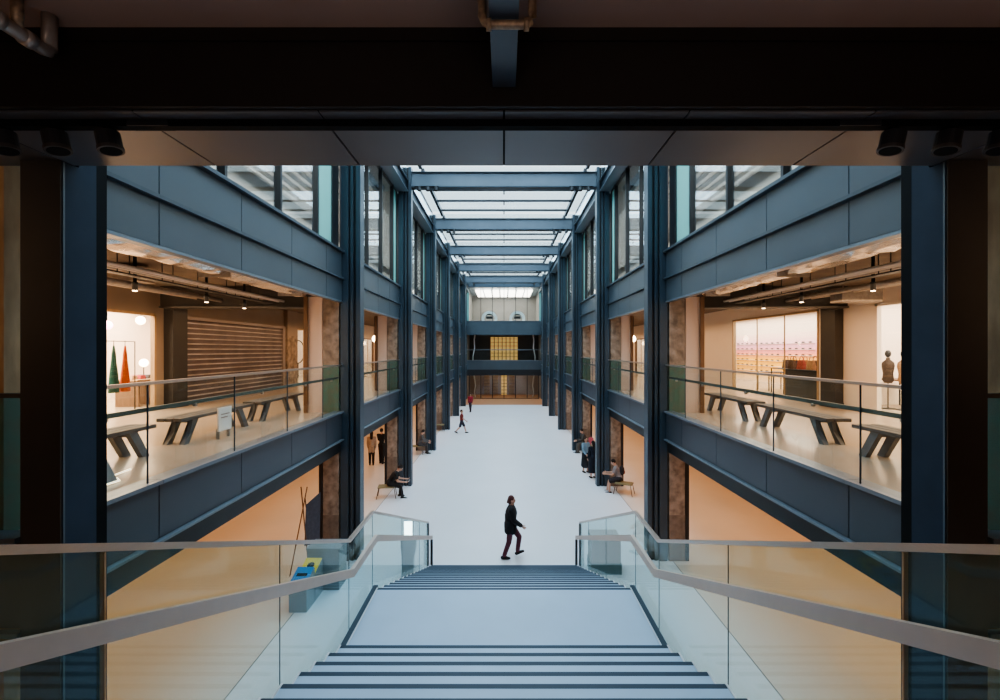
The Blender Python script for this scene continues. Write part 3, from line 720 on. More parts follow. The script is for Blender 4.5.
# generic far shopfronts, both sides
for s in (-1, 1):
    y = 22.4 if s < 0 else 22.2
    segs = []; i = 0
    while y < FAR - 0.1:
        L = [1.6, 2.6, 1.0, 2.2][i % 4]; y1 = min(y + L, FAR)
        if i % 4 == 1 and y1 - y > 1.5:
            shopfront(s, y, y1, 6.6, nw, 'lit shop window on the %s gallery, %s past the near shops' % (SIDE[s], ['first', 'second', 'third', 'fourth', 'fifth', 'sixth'][i // 4]), 'wood', 2); nw += 1
            wallseg(s, y, y1, 6.6, ZC, 'white_wall', 'wall_%s_upper_%d' % (SIDE[s], i), 'wall above a far shop window on the %s gallery' % SIDE[s])
        else:
            wallseg(s, y, y1, L2, ZC, 'white_wall' if s > 0 else 'pinkwall', 'wall_%s_upper_%d' % (SIDE[s], i), 'warm wall along the far %s gallery' % SIDE[s])
            if i % 4 == 3 and y1 - y > 1.5:
                d = sthing('door_%d' % (2 + i // 4 + (0 if s < 0 else 10)), 'dark door on the %s gallery, %s from the near end' % (SIDE[s], ['first', 'second', 'third', 'fourth', 'fifth'][i // 4]), 'door', (s * X2, (y + y1) / 2, L2))
                dl = B(s * (X2 - 0.05), s * X2, y + 0.5, y + 1.5, L2, L2 + 2.2).build('door_leaf', 'near_steel', d)
                B(s * (X2 - 0.10), s * (X2 - 0.05), y + 0.6, y + 0.63, L2 + 0.95, L2 + 1.2).build('door_handle', 'steel_rail', dl)
        y = y1; i += 1
# partitions next to the piers on the gallery, dark frames on ground
for s in (-1, 1):
    for k in range(1, 7):
        y = COL[k]
        nm = ['first', 'second', 'third', 'fourth', 'fifth', 'sixth'][k - 1]
        t = thing('partition_fin', 'pinkish partition fin with a wooden edge beside the %s pier on the %s gallery' % (nm, SIDE[s]), 'partition', (s * 5.25, y, L2), 'partition fins on the gallery')
        B(s * 4.96, s * 5.34, y + 0.01, y + 0.3, L2, 7.21).build('panel', 'pinkwall', t)
        B(s * 5.34, s * 5.45, y - 0.04, y + 0.34, L2, 7.21).build('edge_post', 'wood', t)
        t = thing('door_frame', 'dark upright frame beside the %s ground-floor pier on the %s' % (nm, SIDE[s]), 'frame', (s * 5.05, y, 0), 'dark frames beside the ground piers')
        B(s * 4.96, s * 5.05, y + 0.0, y + 0.1, 0, 3.3).build('post', 'dark', t)
        B(s * 5.05, s * 5.7, y + 0.0, y + 0.1, 3.1, 3.3).build('head', 'dark', t)

# gallery ceiling services
for s in (-1, 1):
    w = SIDE[s]
    t = thing('foil_duct', 'crumpled silver foil duct running along the ceiling edge of the %s gallery' % w, 'duct', (s * 5.6, 8.3, 7.3))
    m = MB(); n = 34
    random.seed(3 + s)
    ring = []
    for i in range(n + 1):
        y = 4.5 + i * (12.0 - 4.5) / n
        for a in range(12):
            th = 2 * PI * a / 12; r = 0.17 + random.uniform(-0.02, 0.02)
            m.v.append((s * 5.55 + 1.6 * r * math.cos(th), y, 7.36 + r * math.sin(th)))
    for i in range(n):
        for a in range(12):
            b = (a + 1) % 12; m.f.append((i * 12 + a, i * 12 + 12 + a, i * 12 + 12 + b, i * 12 + b))
    m.build('duct_skin', 'foil', t)
    for y in (5.5, 8.5, 11.5): B(s * 5.24, s * 5.86, y, y + 0.03, 7.16, 7.57).build('hanger', 'pipe', t)
    for j, (x, z, r, mm) in enumerate(((6.15, 7.12, 0.03, 'conduit'), (6.30, 7.12, 0.03, 'conduit'), (6.75, 7.2, 0.05, 'pipe'), (7.4, 7.25, 0.035, 'conduit'), (7.9, 7.15, 0.06, 'pipe'), (8.6, 7.2, 0.03, 'conduit'))):
        o = MB().tube([(s * x, 4.3, z), (s * x, 12.4, z)], r, 10).build('ceiling_pipe', mm, smooth=True)
        tag(o, 'straight %s along the %s gallery ceiling, %s from the atrium' % ('white conduit' if mm == 'conduit' else 'grey pipe', w, ['first', 'second', 'third', 'fourth', 'fifth', 'sixth'][j]), 'pipe', 'ceiling pipes of the galleries')
    t = thing('cable_tray', 'dark cable tray hanging along the %s gallery ceiling' % w, 'cable tray', (s * 7.1, 8, 7.1))
    B(s * 6.42, s * 6.62, 4.3, 12.4, 7.05, 7.07).build('tray', 'dark', t)
    for i in range(8):
        for x in (6.41, 6.62): B(s * x, s * (x + 0.012), 4.6 + i, 4.612 + i, 7.05, 7.57).build('hanger', 'dark', t)
    for j, y in enumerate((6.2, 8.3, 10.3, 11.8)):
        t = thing('ceiling_spotlight', 'small dark spotlight under the %s gallery ceiling pipes, %s from the stairs' % (w, ['first', 'second', 'third', 'fourth'][j]), 'spotlight', (s * 6.9, y, 7.05), 'spotlights under the gallery ceilings')
        B(s * 6.88, s * 6.92, y - 0.02, y + 0.02, 7.03, 7.57).build('stem', 'gasket', t)
        MB().tube([(s * 6.9, y, 7.03), (s * 6.9, y, 6.87)], 0.045, 12).build('lamp_body', 'dark', t)
        MB().tube([(s * 6.9, y, 6.869), (s * 6.9, y, 6.862)], 0.038, 12).build('lens', 'lamp', t)
    t = thing('ventilation_duct', 'boxed metal duct hanging in front of the %s shop wall' % w, 'duct', (s * 9, 11.3, 6.9))
    if s > 0:
        B(8.3, 9.3, 10.9, 11.3, 6.95, 7.25).build('casing', 'pipe', t); B(8.28, 9.32, 10.88, 11.32, 7.25, 7.29).build('lip', 'pipe', t)
        for x in (8.4, 9.2): B(x, x + 0.02, 11.0, 11.02, 7.29, 7.57).build('rod', 'pipe', t)
    else:
        B(-7.6, -8.8, 9.2, 9.7, 7.2, 7.45).build('casing', 'pipe', t); B(-7.58, -8.82, 9.18, 9.72, 7.45, 7.49).build('lip', 'pipe', t)
# pendants and tracks in second and third bays
for s in (-1, 1):
    for k, y, x in ((2, 24.0, 7.0), (4, 35.0, 7.2), (5, 41.0, 7.2)):
        x = s * x
        t = thing('pendant_lamp', 'glowing pendant lamp hanging over the %s gallery, %s from the stairs' % (SIDE[s], {2: 'first', 4: 'second', 5: 'third'}[k]), 'lamp', (x, y, 6.2), 'pendant lamps on the galleries')
        MB().tube([(x, y, 7.57), (x, y, 6.55)], 0.01, 6).build('cord', 'gasket', t)
        MB().lathe((x, y, 6.2), [(0.02, 0), (0.10, 0.05), (0.13, 0.16), (0.09, 0.28), (0.03, 0.34)], seg=14).build('bulb', 'lamp', t, smooth=True)
# level-three battens seen through the near windows
for s in (-1, 1):
    t = thing('ceiling_batten_panel', 'row of pale ceiling battens behind the near top windows on the %s' % SIDE[s], 'ceiling panel', (s * 7, 9, 12.2))
    for i in range(9): B(s * (5.2 + i * 0.45), s * (5.2 + i * 0.45 + 0.16), 4.4, 19, 12.15, 12.35).build('batten', 'white', t)
    for i in range(5): B(s * 4.9, s * 9.4, 6.5 + i * 2.9, 6.7 + i * 2.9, 12.35, 12.49).build('cross_bar', 'bin', t)
    t = thing('wall_rail', 'pale horizontal rails along the wall behind the near top windows on the %s' % SIDE[s], 'rail', (s * 9.5, 20, 9.6))
    for z in (9.3, 9.9, 10.5, 11.1): B(s * 9.5, s * 9.58, 4.4, 45, z, z + 0.16).build('bar', 'white', t)

# ------------------------------------------------------------------ shop contents
# right shop, display wall with sunglasses
def gradient_wall():
    m = bpy.data.materials.new('pink_yellow_display'); m.use_nodes = True
    nt = m.node_tree; b = nt.nodes['Principled BSDF']; tc = nt.nodes.new('ShaderNodeTexCoord'); sx = nt.nodes.new('ShaderNodeSeparateXYZ')
    nt.links.new(tc.outputs['Object'], sx.inputs[0]); mr = nt.nodes.new('ShaderNodeMapRange'); mr.inputs[1].default_value = 0; mr.inputs[2].default_value = 2.4
    nt.links.new(sx.outputs['Z'], mr.inputs[0]); r = nt.nodes.new('ShaderNodeValToRGB'); nt.links.new(mr.outputs[0], r.inputs[0])
    e = r.color_ramp.elements
    e[0].position = 0; e[0].color = (0.85, 0.66, 0.5, 1); e[1].position = 1.0; e[1].color = (0.9, 0.72, 0.68, 1)
    for p, c in ((0.22, (0.85, 0.5, 0.12, 1)), (0.50, (0.9, 0.5, 0.04, 1)), (0.66, (0.85, 0.30, 0.28, 1)), (0.80, (0.78, 0.42, 0.60, 1))):
        q = e.new(p); q.color = c
    nt.links.new(r.outputs[0], b.inputs['Base Color']); b.inputs['Roughness'].default_value = 0.7
    return m
DW = gradient_wall()
t = thing('display_wall', 'pink and yellow shop display board in the right gallery shop', 'display', (13.7, 23, L2))
B(13.75, 13.85, 19.5, 27.5, L2, 6.6).build('board', DW, t); B(13.75, 13.85, 19.5, 27.5, 6.6, 7.5).build('upper_board', 'shop_wall', t)
for i in range(6): B(13.68, 13.75, 19.6, 27.4, 4.62 + i * 0.29, 4.635 + i * 0.29).build('shelf', 'white', t)
gp = None
for r in range(6):
    for c in range(16):
        if (r * 7 + c * 3) % 11 == 0: continue
        y = 19.9 + c * 0.47; z = 4.64 + r * 0.29
        if gp is None:
            gp = MB(); gp.box(13.70, 13.73, y - 0.075, y - 0.012, z, z + 0.055); gp.box(13.70, 13.73, y + 0.012, y + 0.075, z, z + 0.055); gp.box(13.70, 13.73, y - 0.012, y + 0.012, z + 0.035, z + 0.05)
            gp = gp.build('sunglasses', 'dark', loc=(13.7, y, z)); tag(gp, 'dark sunglasses in a row on the pink and yellow shop display board', 'sunglasses', 'sunglasses on the display board')
        else:
            q = gp.copy(); C.objects.link(q); q.location = (13.7, y, z)
struct('wall_right_shop_end', B(10.15, 14, 27.6, 27.75, L2, ZC), 'shop_wall', 'end wall of the right display shop', 'wall')
struct('wall_right_shop_side', B(10.15, 14, 13.95, 14.08, L2, ZC), 'shop_wall', 'dividing wall between the right shops', 'wall')
# tables, bags, plants in front of the display
for i, (x, y) in enumerate(((11.6, 19.0), (11.4, 17.7))):
    t = thing('wire_table', 'thin black framed display table in the right shop, %s one' % ['farther', 'nearer'][i], 'table', (x, y, L2), 'framed tables in the right shop')
    hh = 0.75 if i == 0 else 0.95
    for dx_ in (-0.5, 0.5):
        for dy_ in (-0.4, 0.4): B(x + dx_ - 0.015, x + dx_ + 0.015, y + dy_ - 0.015, y + dy_ + 0.015, L2, L2 + hh).build('leg', 'gasket', t)
    B(x - 0.52, x + 0.52, y - 0.42, y + 0.42, L2 + hh, L2 + hh + 0.03).build('tabletop', 'dark', t)
t = thing('shop_counter', 'dark counter holding bags in the right gallery shop', 'counter', (11.2, 16, L2))
B(10.7, 11.7, 14.5, 16.9, L2, L2 + 0.95).build('body', 'near_steel', t); B(10.65, 11.75, 14.45, 16.95, L2 + 0.95, L2 + 1.0).build('worktop', 'dark', t)
cols = [(0.35, 0.06, 0.04), (0.05, 0.03, 0.03), (0.5, 0.16, 0.08), (0.30, 0.05, 0.06), (0.6, 0.35, 0.2), (0.10, 0.06, 0.05), (0.45, 0.10, 0.08), (0.55, 0.25, 0.12), (0.15, 0.08, 0.05)]
names = ['dark red', 'black', 'orange', 'maroon', 'tan', 'dark brown', 'crimson', 'copper', 'chestnut']
def bag(x, y, z, c, nm, where):
    t = thing('handbag', '%s handbag standing on the %s' % (nm, where), 'bag', (x, y, z), 'bags in the right shop')
    MB().hexa([(x - 0.09, y - 0.17, z), (x + 0.09, y - 0.17, z), (x + 0.09, y + 0.17, z), (x - 0.09, y + 0.17, z), (x - 0.05, y - 0.13, z + 0.34), (x + 0.05, y - 0.13, z + 0.34), (x + 0.05, y + 0.13, z + 0.34), (x - 0.05, y + 0.13, z + 0.34)]).build('body', fabric(c), t, bevel=0.01)
    MB().tube([(x, y + 0.10 * math.cos(a), z + 0.33 + 0.16 * math.sin(a)) for a in [PI * i / 8 for i in range(9)]], 0.012, 6).build('handle', fabric(c), t)
for i in range(9):
    bag(10.88 + (i % 2) * 0.32, 14.68 + i * 0.26, L2 + 1.0, cols[i], names[i], 'dark counter in the right shop')
bag(11.4, 17.42, L2 + 0.98, cols[1], 'black', 'nearer framed table in the right shop'); bag(11.4, 17.92, L2 + 0.98, cols[5], 'dark brown', 'nearer framed table in the right shop')
# near right shop mannequins
def mannequin(x, y, label, c):
    t = thing('mannequin_torso', label, 'mannequin', (x, y, L2), 'torso mannequins in the near right shop')
    MB().lathe((x, y, L2 + 0.75), [(0.10, 0), (0.15, 0.08), (0.13, 0.28), (0.17, 0.5), (0.15, 0.6), (0.06, 0.68), (0.05, 0.74)], 0.75, 1.1, 18).build('torso', fabric(c), t, smooth=True)
    MB().ell((x, y, L2 + 1.60), (0.08, 0.075, 0.11)).build('head', 'dark', t, smooth=True)
    MB().tube([(x, y, L2 + 0.76), (x, y, L2 + 0.02)], 0.015, 8).build('stand', 'dark', t)
    MB().lathe((x, y, L2), [(0.18, 0), (0.18, 0.02)]).build('base', 'dark', t)
mannequin(11.2, 12.95, 'torso mannequin in dark clothes in the right window, farther one', (0.08, 0.06, 0.05)); mannequin(11.35, 12.6, 'torso mannequin in tan clothes in the right window, nearer one', (0.35, 0.22, 0.13))
t = thing('wire_table', 'dark display table beside the mannequins in the near right shop', 'table', (11.9, 13.3, L2))
for dx_ in (-0.4, 0.4):
    for dy_ in (-0.5, 0.5): B(11.9 + dx_ - 0.015, 11.9 + dx_ + 0.015, 13.3 + dy_ - 0.015, 13.3 + dy_ + 0.015, L2, L2 + 0.8).build('leg', 'gasket', t)
B(11.48, 12.32, 12.78, 13.82, L2 + 0.8, L2 + 0.84).build('tabletop', 'wood', t)
# left shop garments
t = thing('clothes_rack', 'thin metal clothes rack in the left shop window', 'rack', (-10.6, 12.0, L2))
MB().tube([(-10.6, 11.3, L2), (-10.6, 11.3, L2 + 1.95), (-10.6, 12.75, L2 + 1.95), (-10.6, 12.75, L2)], 0.015, 8).build('frame', 'gasket', t)
def garment(y, c, label):
    t = thing('hanging_dress', label, 'garment', (-10.6, y, L2), 'garments on the left shop rack')
    MB().lathe((-10.6, y, L2 + 0.55), [(0.155, 0), (0.15, 0.15), (0.12, 0.5), (0.075, 0.85), (0.06, 1.05), (0.025, 1.28)], 0.6, 1, 16).build('dress', fabric(c), t, smooth=True)
    MB().tube([(-10.6, y, L2 + 1.80), (-10.6, y, L2 + 1.97)], 0.008, 6).build('hanger_hook', 'gasket', t)
garment(12.42, (0.45, 0.10, 0.035), 'orange dress hanging on the left shop rack'); garment(12.06, (0.015, 0.085, 0.075), 'dark teal dress hanging on the left shop rack')
t = thing('display_table', 'pale wooden table with brown end panels in the left shop window', 'table', (-11.3, 13.6, L2))
B(-10.9, -11.7, 13.2, 14.2, L2 + 0.78, L2 + 0.82).build('tabletop', 'oak', t); B(-10.95, -11.65, 13.3, 13.35, L2, L2 + 0.78).build('end_panel', 'wood', t); B(-10.95, -11.65, 14.05, 14.1, L2, L2 + 0.78).build('end_panel', 'wood', t)
for i, (x, y, z, m) in enumerate(((-12.6, 14.1, 6.55, 'pinklamp'), (-12.2, 14.9, 6.75, 'lamp'), (-12.9, 15.9, 5.3, 'lamp'))):
    t = thing('globe_lamp', ['pink glowing globe lamp in the left shop', 'warm glowing globe lamp high in the left shop', 'warm glowing globe lamp standing low in the left shop'][i], 'lamp', (x, y, z), 'globe lamps in the left shop')
    MB().ell((x, y, z), (0.14, 0.14, 0.14)).build('globe', m, t, smooth=True)
    if i < 2: MB().tube([(x, y, z + 0.13), (x, y, 7.58)], 0.008, 6).build('cord', 'gasket', t)
    else: MB().tube([(x, y, z - 0.13), (x, y, L2)], 0.015, 8).build('pole', 'gasket', t)
for i, (y, c, nm) in enumerate(((13.36, (0.55, 0.40, 0.30), 'beige'), (13.66, (0.5, 0.1, 0.12), 'red'), (13.96, (0.12, 0.12, 0.14), 'charcoal'))):
    o = MB().prism([(y - 0.11, L2 + 0.82), (y + 0.11, L2 + 0.82), (y + 0.09, L2 + 0.94), (y - 0.09, L2 + 0.94)], 'x', -11.45, -11.1).build('folded_shirt', fabric(c), loc=(-11.3, y, L2 + 0.82), bevel=0.01)
    tag(o, '%s folded clothes on the table in the left shop' % nm, 'clothes', 'folded clothes in the left shop')
for s in (-1, 1):
    struct('wall_%s_shop_back' % SIDE[s], B(s * 13.86, s * 13.98, 4.2, FAR, L2, ZC), 'shop_wall', 'bright back wall inside the %s shops' % SIDE[s], 'wall')
struct('wall_left_shop_side', B(-10.15, -13.86, 17.5, 17.65, L2, ZC), 'shop_wall', 'dividing wall beside the left garment shop', 'wall')
# arch mirror and shelves in the narrow left shop
t = thing('arch_mirror', 'round black hoop display inside the narrow left shop', 'mirror', (-12.5, 27, L2))
MB().tube([(-12.5, 26.9 + 0.9 * math.cos(a), L2 + 1.6 + 0.7 * math.sin(a)) for a in [2 * PI * i / 24 for i in range(25)]], 0.03, 8).build('hoop', 'gasket', t); B(-12.53, -12.47, 26.85, 26.95, L2, L2 + 0.92).build('post', 'gasket', t)

# ------------------------------------------------------------------ gallery benches
def bench(s):
    t = thing('trestle_bench', '', 'bench', (s * 5.95, 9.0, L2), 'trestle benches on the galleries')
    x0, x1 = 5.72, 6.18; L = 1.12
    for i in range(3):
        a = x0 + i * (x1 - x0) / 3
        B(s * (a + 0.006), s * (a + (x1 - x0) / 3 - 0.006), 9.0 - L, 9.0 + L, L2 + 0.43, L2 + 0.49).build('seat_plank', 'bench', t, bevel=0.008)
    for e in (-1, 1):
        for sx in (x0 + 0.04, x1 - 0.12):
            y = 9.0 + e * 0.70
            # legs splay outwards along the bench
            p = [(s * sx, y + e * 0.18, L2), (s * (sx + 0.08), y + e * 0.18, L2), (s * (sx + 0.08), y + e * 0.32, L2), (s * sx, y + e * 0.32, L2),
                 (s * sx, y - 0.08, L2 + 0.43), (s * (sx + 0.08), y - 0.08, L2 + 0.43), (s * (sx + 0.08), y + 0.08, L2 + 0.43), (s * sx, y + 0.08, L2 + 0.43)]
            MB().hexa(p).build('leg', 'bench_leg', t)
        B(s * (x0 + 0.05), s * (x1 - 0.05), 9.0 + e * 0.70 - 0.04, 9.0 + e * 0.70 + 0.04, L2 + 0.36, L2 + 0.43).build('crossbar', 'bench_leg', t)
    return t
for s in (-1, 1):
    b0 = bench(s)
    ysb = [6.2, 9.0, 11.6]
    for i, y in enumerate(ysb):
        lab = 'grey timber bench with splayed legs on the %s gallery, %s' % (SIDE[s], ['nearest the stairs', 'middle of the three', 'farthest of the three'][i])
        if i == 1: b0['label'] = lab
        else: dup(b0, (s * 5.95, y, L2), lab)
t = thing('notice_stand', 'white notice board standing by the benches on the left gallery', 'sign', (-5.45, 8.6, L2))
B(-5.43, -5.46, 8.45, 8.85, L2 + 0.15, L2 + 0.60).build('board', 'white', t)
B(-5.425, -5.43, 8.52, 8.78, L2 + 0.46, L2 + 0.48).build('text_line', 'taupe', t); B(-5.425, -5.43, 8.52, 8.72, L2 + 0.40, L2 + 0.42).build('text_line', 'taupe', t)
B(-5.44, -5.50, 8.48, 8.50, L2, L2 + 0.2).build('leg', 'bin', t); B(-5.44, -5.50, 8.80, 8.82, L2, L2 + 0.2).build('leg', 'bin', t)
t = thing('ramp_board', 'dark sloping board on the floor at the near end of the left gallery', 'board', (-5.2, 5.4, L2))
MB().prism([(-5.35, L2 + 0.45), (-5.25, L2 + 0.5), (-5.0, L2 + 0.02), (-5.1, L2)], 'y', 5.0, 5.75).build('board', 'bench_leg', t)
MB().tube([(-5.0, 5.2, L2 + 0.02), (-4.98, 5.75, L2 + 0.02), (-5.1, 5.85, L2 + 0.02), (-5.25, 5.9, L2 + 0.02), (-5.3, 6.3, L2 + 0.02)], 0.011, 8).build('light_strip', 'led', t, smooth=True)  # glowing tube stands in for lights reflected in the balustrade glass
# round cafe tables further back
def cafe_table(x, y, label):
    t = thing('cafe_table', label, 'table', (x, y, L2), 'tables on the galleries')
    MB().lathe((x, y, L2 + 0.72), [(0.55, 0), (0.55, 0.04)], seg=28).build('tabletop', 'oak', t)
    for a in range(3):
        th = a * 2 * PI / 3; MB().tube([(x + 0.35 * math.cos(th), y + 0.35 * math.sin(th), L2), (x + 0.2 * math.cos(th), y + 0.2 * math.sin(th), L2 + 0.72)], 0.02, 8).build('leg', 'gasket', t)
cafe_table(-5.6, 16.2, 'round oak topped table on the left gallery in the second bay'); cafe_table(5.7, 16.2, 'round oak topped table on the right gallery in the second bay')
cafe_table(-5.6, 23.0, 'round oak topped table on the left gallery in the third bay')

# ------------------------------------------------------------------ ground floor things
t = thing('recycling_bin', 'grey bin with a blue slanted lid beside the left of the stairs', 'bin', (-4.5, 9.95, 0), 'recycling bins by the stairs')
def bin_(t, y0, lidm, hole):
    MB().prism([(y0, 0), (y0 + 0.42, 0), (y0 + 0.42, 0.78), (y0, 0.62)], 'x', -4.72, -4.33).build('body', 'bin', t)
    MB().hexa([(-4.71, y0 + 0.01, 0.63), (-4.34, y0 + 0.01, 0.63), (-4.34, y0 + 0.41, 0.785), (-4.71, y0 + 0.41, 0.785), (-4.71, y0 + 0.01, 0.65), (-4.34, y0 + 0.01, 0.65), (-4.34, y0 + 0.41, 0.805), (-4.71, y0 + 0.41, 0.805)]).build('lid', lidm, t)
    if hole == 'round': MB().ell((-4.52, y0 + 0.21, 0.73), (0.085, 0.085, 0.006), rot=Matrix.Rotation(0.37, 3, 'X')).build('opening', 'gasket', t)
    else: MB().hexa([(-4.64, y0 + 0.17, 0.71), (-4.41, y0 + 0.17, 0.71), (-4.41, y0 + 0.24, 0.738), (-4.64, y0 + 0.24, 0.738), (-4.64, y0 + 0.17, 0.72), (-4.41, y0 + 0.17, 0.72), (-4.41, y0 + 0.24, 0.748), (-4.64, y0 + 0.24, 0.748)]).build('opening', 'gasket', t)
bin_(t, 9.74, 'blue', 'slot')
t = thing('recycling_bin', 'grey bin with a yellow slanted lid beside the left of the stairs', 'bin', (-4.5, 10.4, 0), 'recycling bins by the stairs')
bin_(t, 10.18, 'yellow', 'round')
t = thing('metal_cabinet', 'plain grey cabinet right behind the coloured recycling bins', 'cabinet', (-4.3, 10.9, 0))
B(-4.72, -3.95, 10.64, 11.15, 0, 0.98).build('body', 'bin', t, bevel=0.01); B(-4.74, -3.93, 10.62, 11.17, 0.98, 1.01).build('lid', 'bin', t)
t = thing('information_kiosk', 'slim grey kiosk with a glowing white screen behind the left stair glass', 'kiosk', (-2.42, 11.3, 0))
MB().prism([(-2.58, 0), (-2.30, 0), (-2.30, 0.45), (-2.24, 0.75), (-2.24, 1.0), (-2.62, 1.0), (-2.62, 0.75), (-2.58, 0.45)], 'y', 11.25, 11.4).build('body', 'kiosk', t)
B(-2.545, -2.315, 11.27, 11.38, 1.0, 1.42).build('screen_housing', 'kiosk', t); B(-2.53, -2.33, 11.262, 11.27, 1.01, 1.41).build('screen', 'screen', t)
t = thing('planter_box', 'taupe box with a dark green base behind the right stair glass', 'box', (2.6, 11.6, 0))
B(2.25, 3.0, 11.4, 11.9, 0.28, 0.95).build('body', 'taupe', t); B(2.23, 3.02, 11.38, 11.92, 0, 0.28).build('base', 'planter_green', t)
t = thing('easel_sign', 'tall thin tripod easel holding a grey poster under the left gallery', 'easel', (-5.2, 11.6, 0))
for a, b in (((-5.45, 11.3, 0), (-5.12, 11.55, 2.2)), ((-5.0, 11.4, 0), (-5.28, 11.55, 2.2)), ((-5.15, 12.0, 0), (-5.2, 11.6, 1.9))):
    MB().tube([a, b], 0.015, 8).build('leg', 'wood', t)
MB().hexa([(-5.15, 11.45, 0.7), (-4.95, 11.9, 0.6), (-4.94, 11.91, 0.6), (-5.14, 11.46, 0.7), (-5.13, 11.5, 1.75), (-4.93, 11.9, 1.95), (-4.92, 11.91, 1.95), (-5.12, 11.51, 1.75)]).build('poster', fabric((0.10, 0.10, 0.13)), t)

def stool(x, y, label, rot=0.0):
    t = thing('waiting_stool', label, 'stool', (0, 0, 0), 'stools by the columns')
    w, d = 0.34, 0.22
    MB().hexa([(-w, -d, 0.42), (w, -d, 0.42), (w, d, 0.42), (-w, d, 0.42), (-w * 0.96, -d, 0.46), (w * 0.96, -d, 0.46), (w * 0.96, d, 0.46), (-w * 0.96, d, 0.46)]).build('seat', 'stool', t, bevel=0.01)
    for sx in (-1, 1):
        for sy in (-1, 1): MB().tube([(sx * (w + 0.03), sy * d, 0), (sx * (w - 0.05), sy * (d - 0.04), 0.42)], 0.014, 8).build('leg', 'stool_leg', t)
    t.location = (x, y, 0); t.rotation_euler = (0, 0, rot)
M['stool'] = mat('olive_stool_seat', (0.22, 0.20, 0.11), 0.6, 0, 0.2, 6); M['stool_leg'] = mat('stool_leg_metal', (0.10, 0.08, 0.07), 0.5)

# ------------------------------------------------------------------ people
def remeshed(mb, name, m, parent, vox=0.014, smooth=3, extra=None):
    me = bpy.data.meshes.new('tmp'); me.from_pydata(mb.v, [], mb.f); me.validate()
    bm = bmesh.new(); bm.from_mesh(me); bmesh.ops.remove_doubles(bm, verts=bm.verts, dist=1e-5); bmesh.ops.recalc_face_normals(bm, faces=bm.faces); bm.to_mesh(me); bm.free()
    o = bpy.data.objects.new('tmp', me); C.objects.link(o)
    r = o.modifiers.new('r', 'REMESH'); r.mode = 'VOXEL'; r.voxel_size = vox
    q = o.modifiers.new('s', 'SMOOTH'); q.factor = 0.5; q.iterations = smooth
    dg = bpy.context.evaluated_depsgraph_get()
    nm = bpy.data.meshes.new_from_object(o.evaluated_get(dg)); bpy.data.objects.remove(o); bpy.data.meshes.remove(me)
    if extra is not None:
        bm = bmesh.new(); bm.from_mesh(nm)
        e = bpy.data.meshes.new('e'); e.from_pydata(extra.v, [], extra.f); e.validate(); bm.from_mesh(e); bm.to_mesh(nm); bm.free(); bpy.data.meshes.remove(e)
    nm.name = name
    for p in nm.polygons: p.use_smooth = True
    nm.materials.clear(); nm.materials.append(M[m] if isinstance(m, str) else m)
    ob = bpy.data.objects.new(name, nm); C.objects.link(ob); ob.parent = parent
    return ob

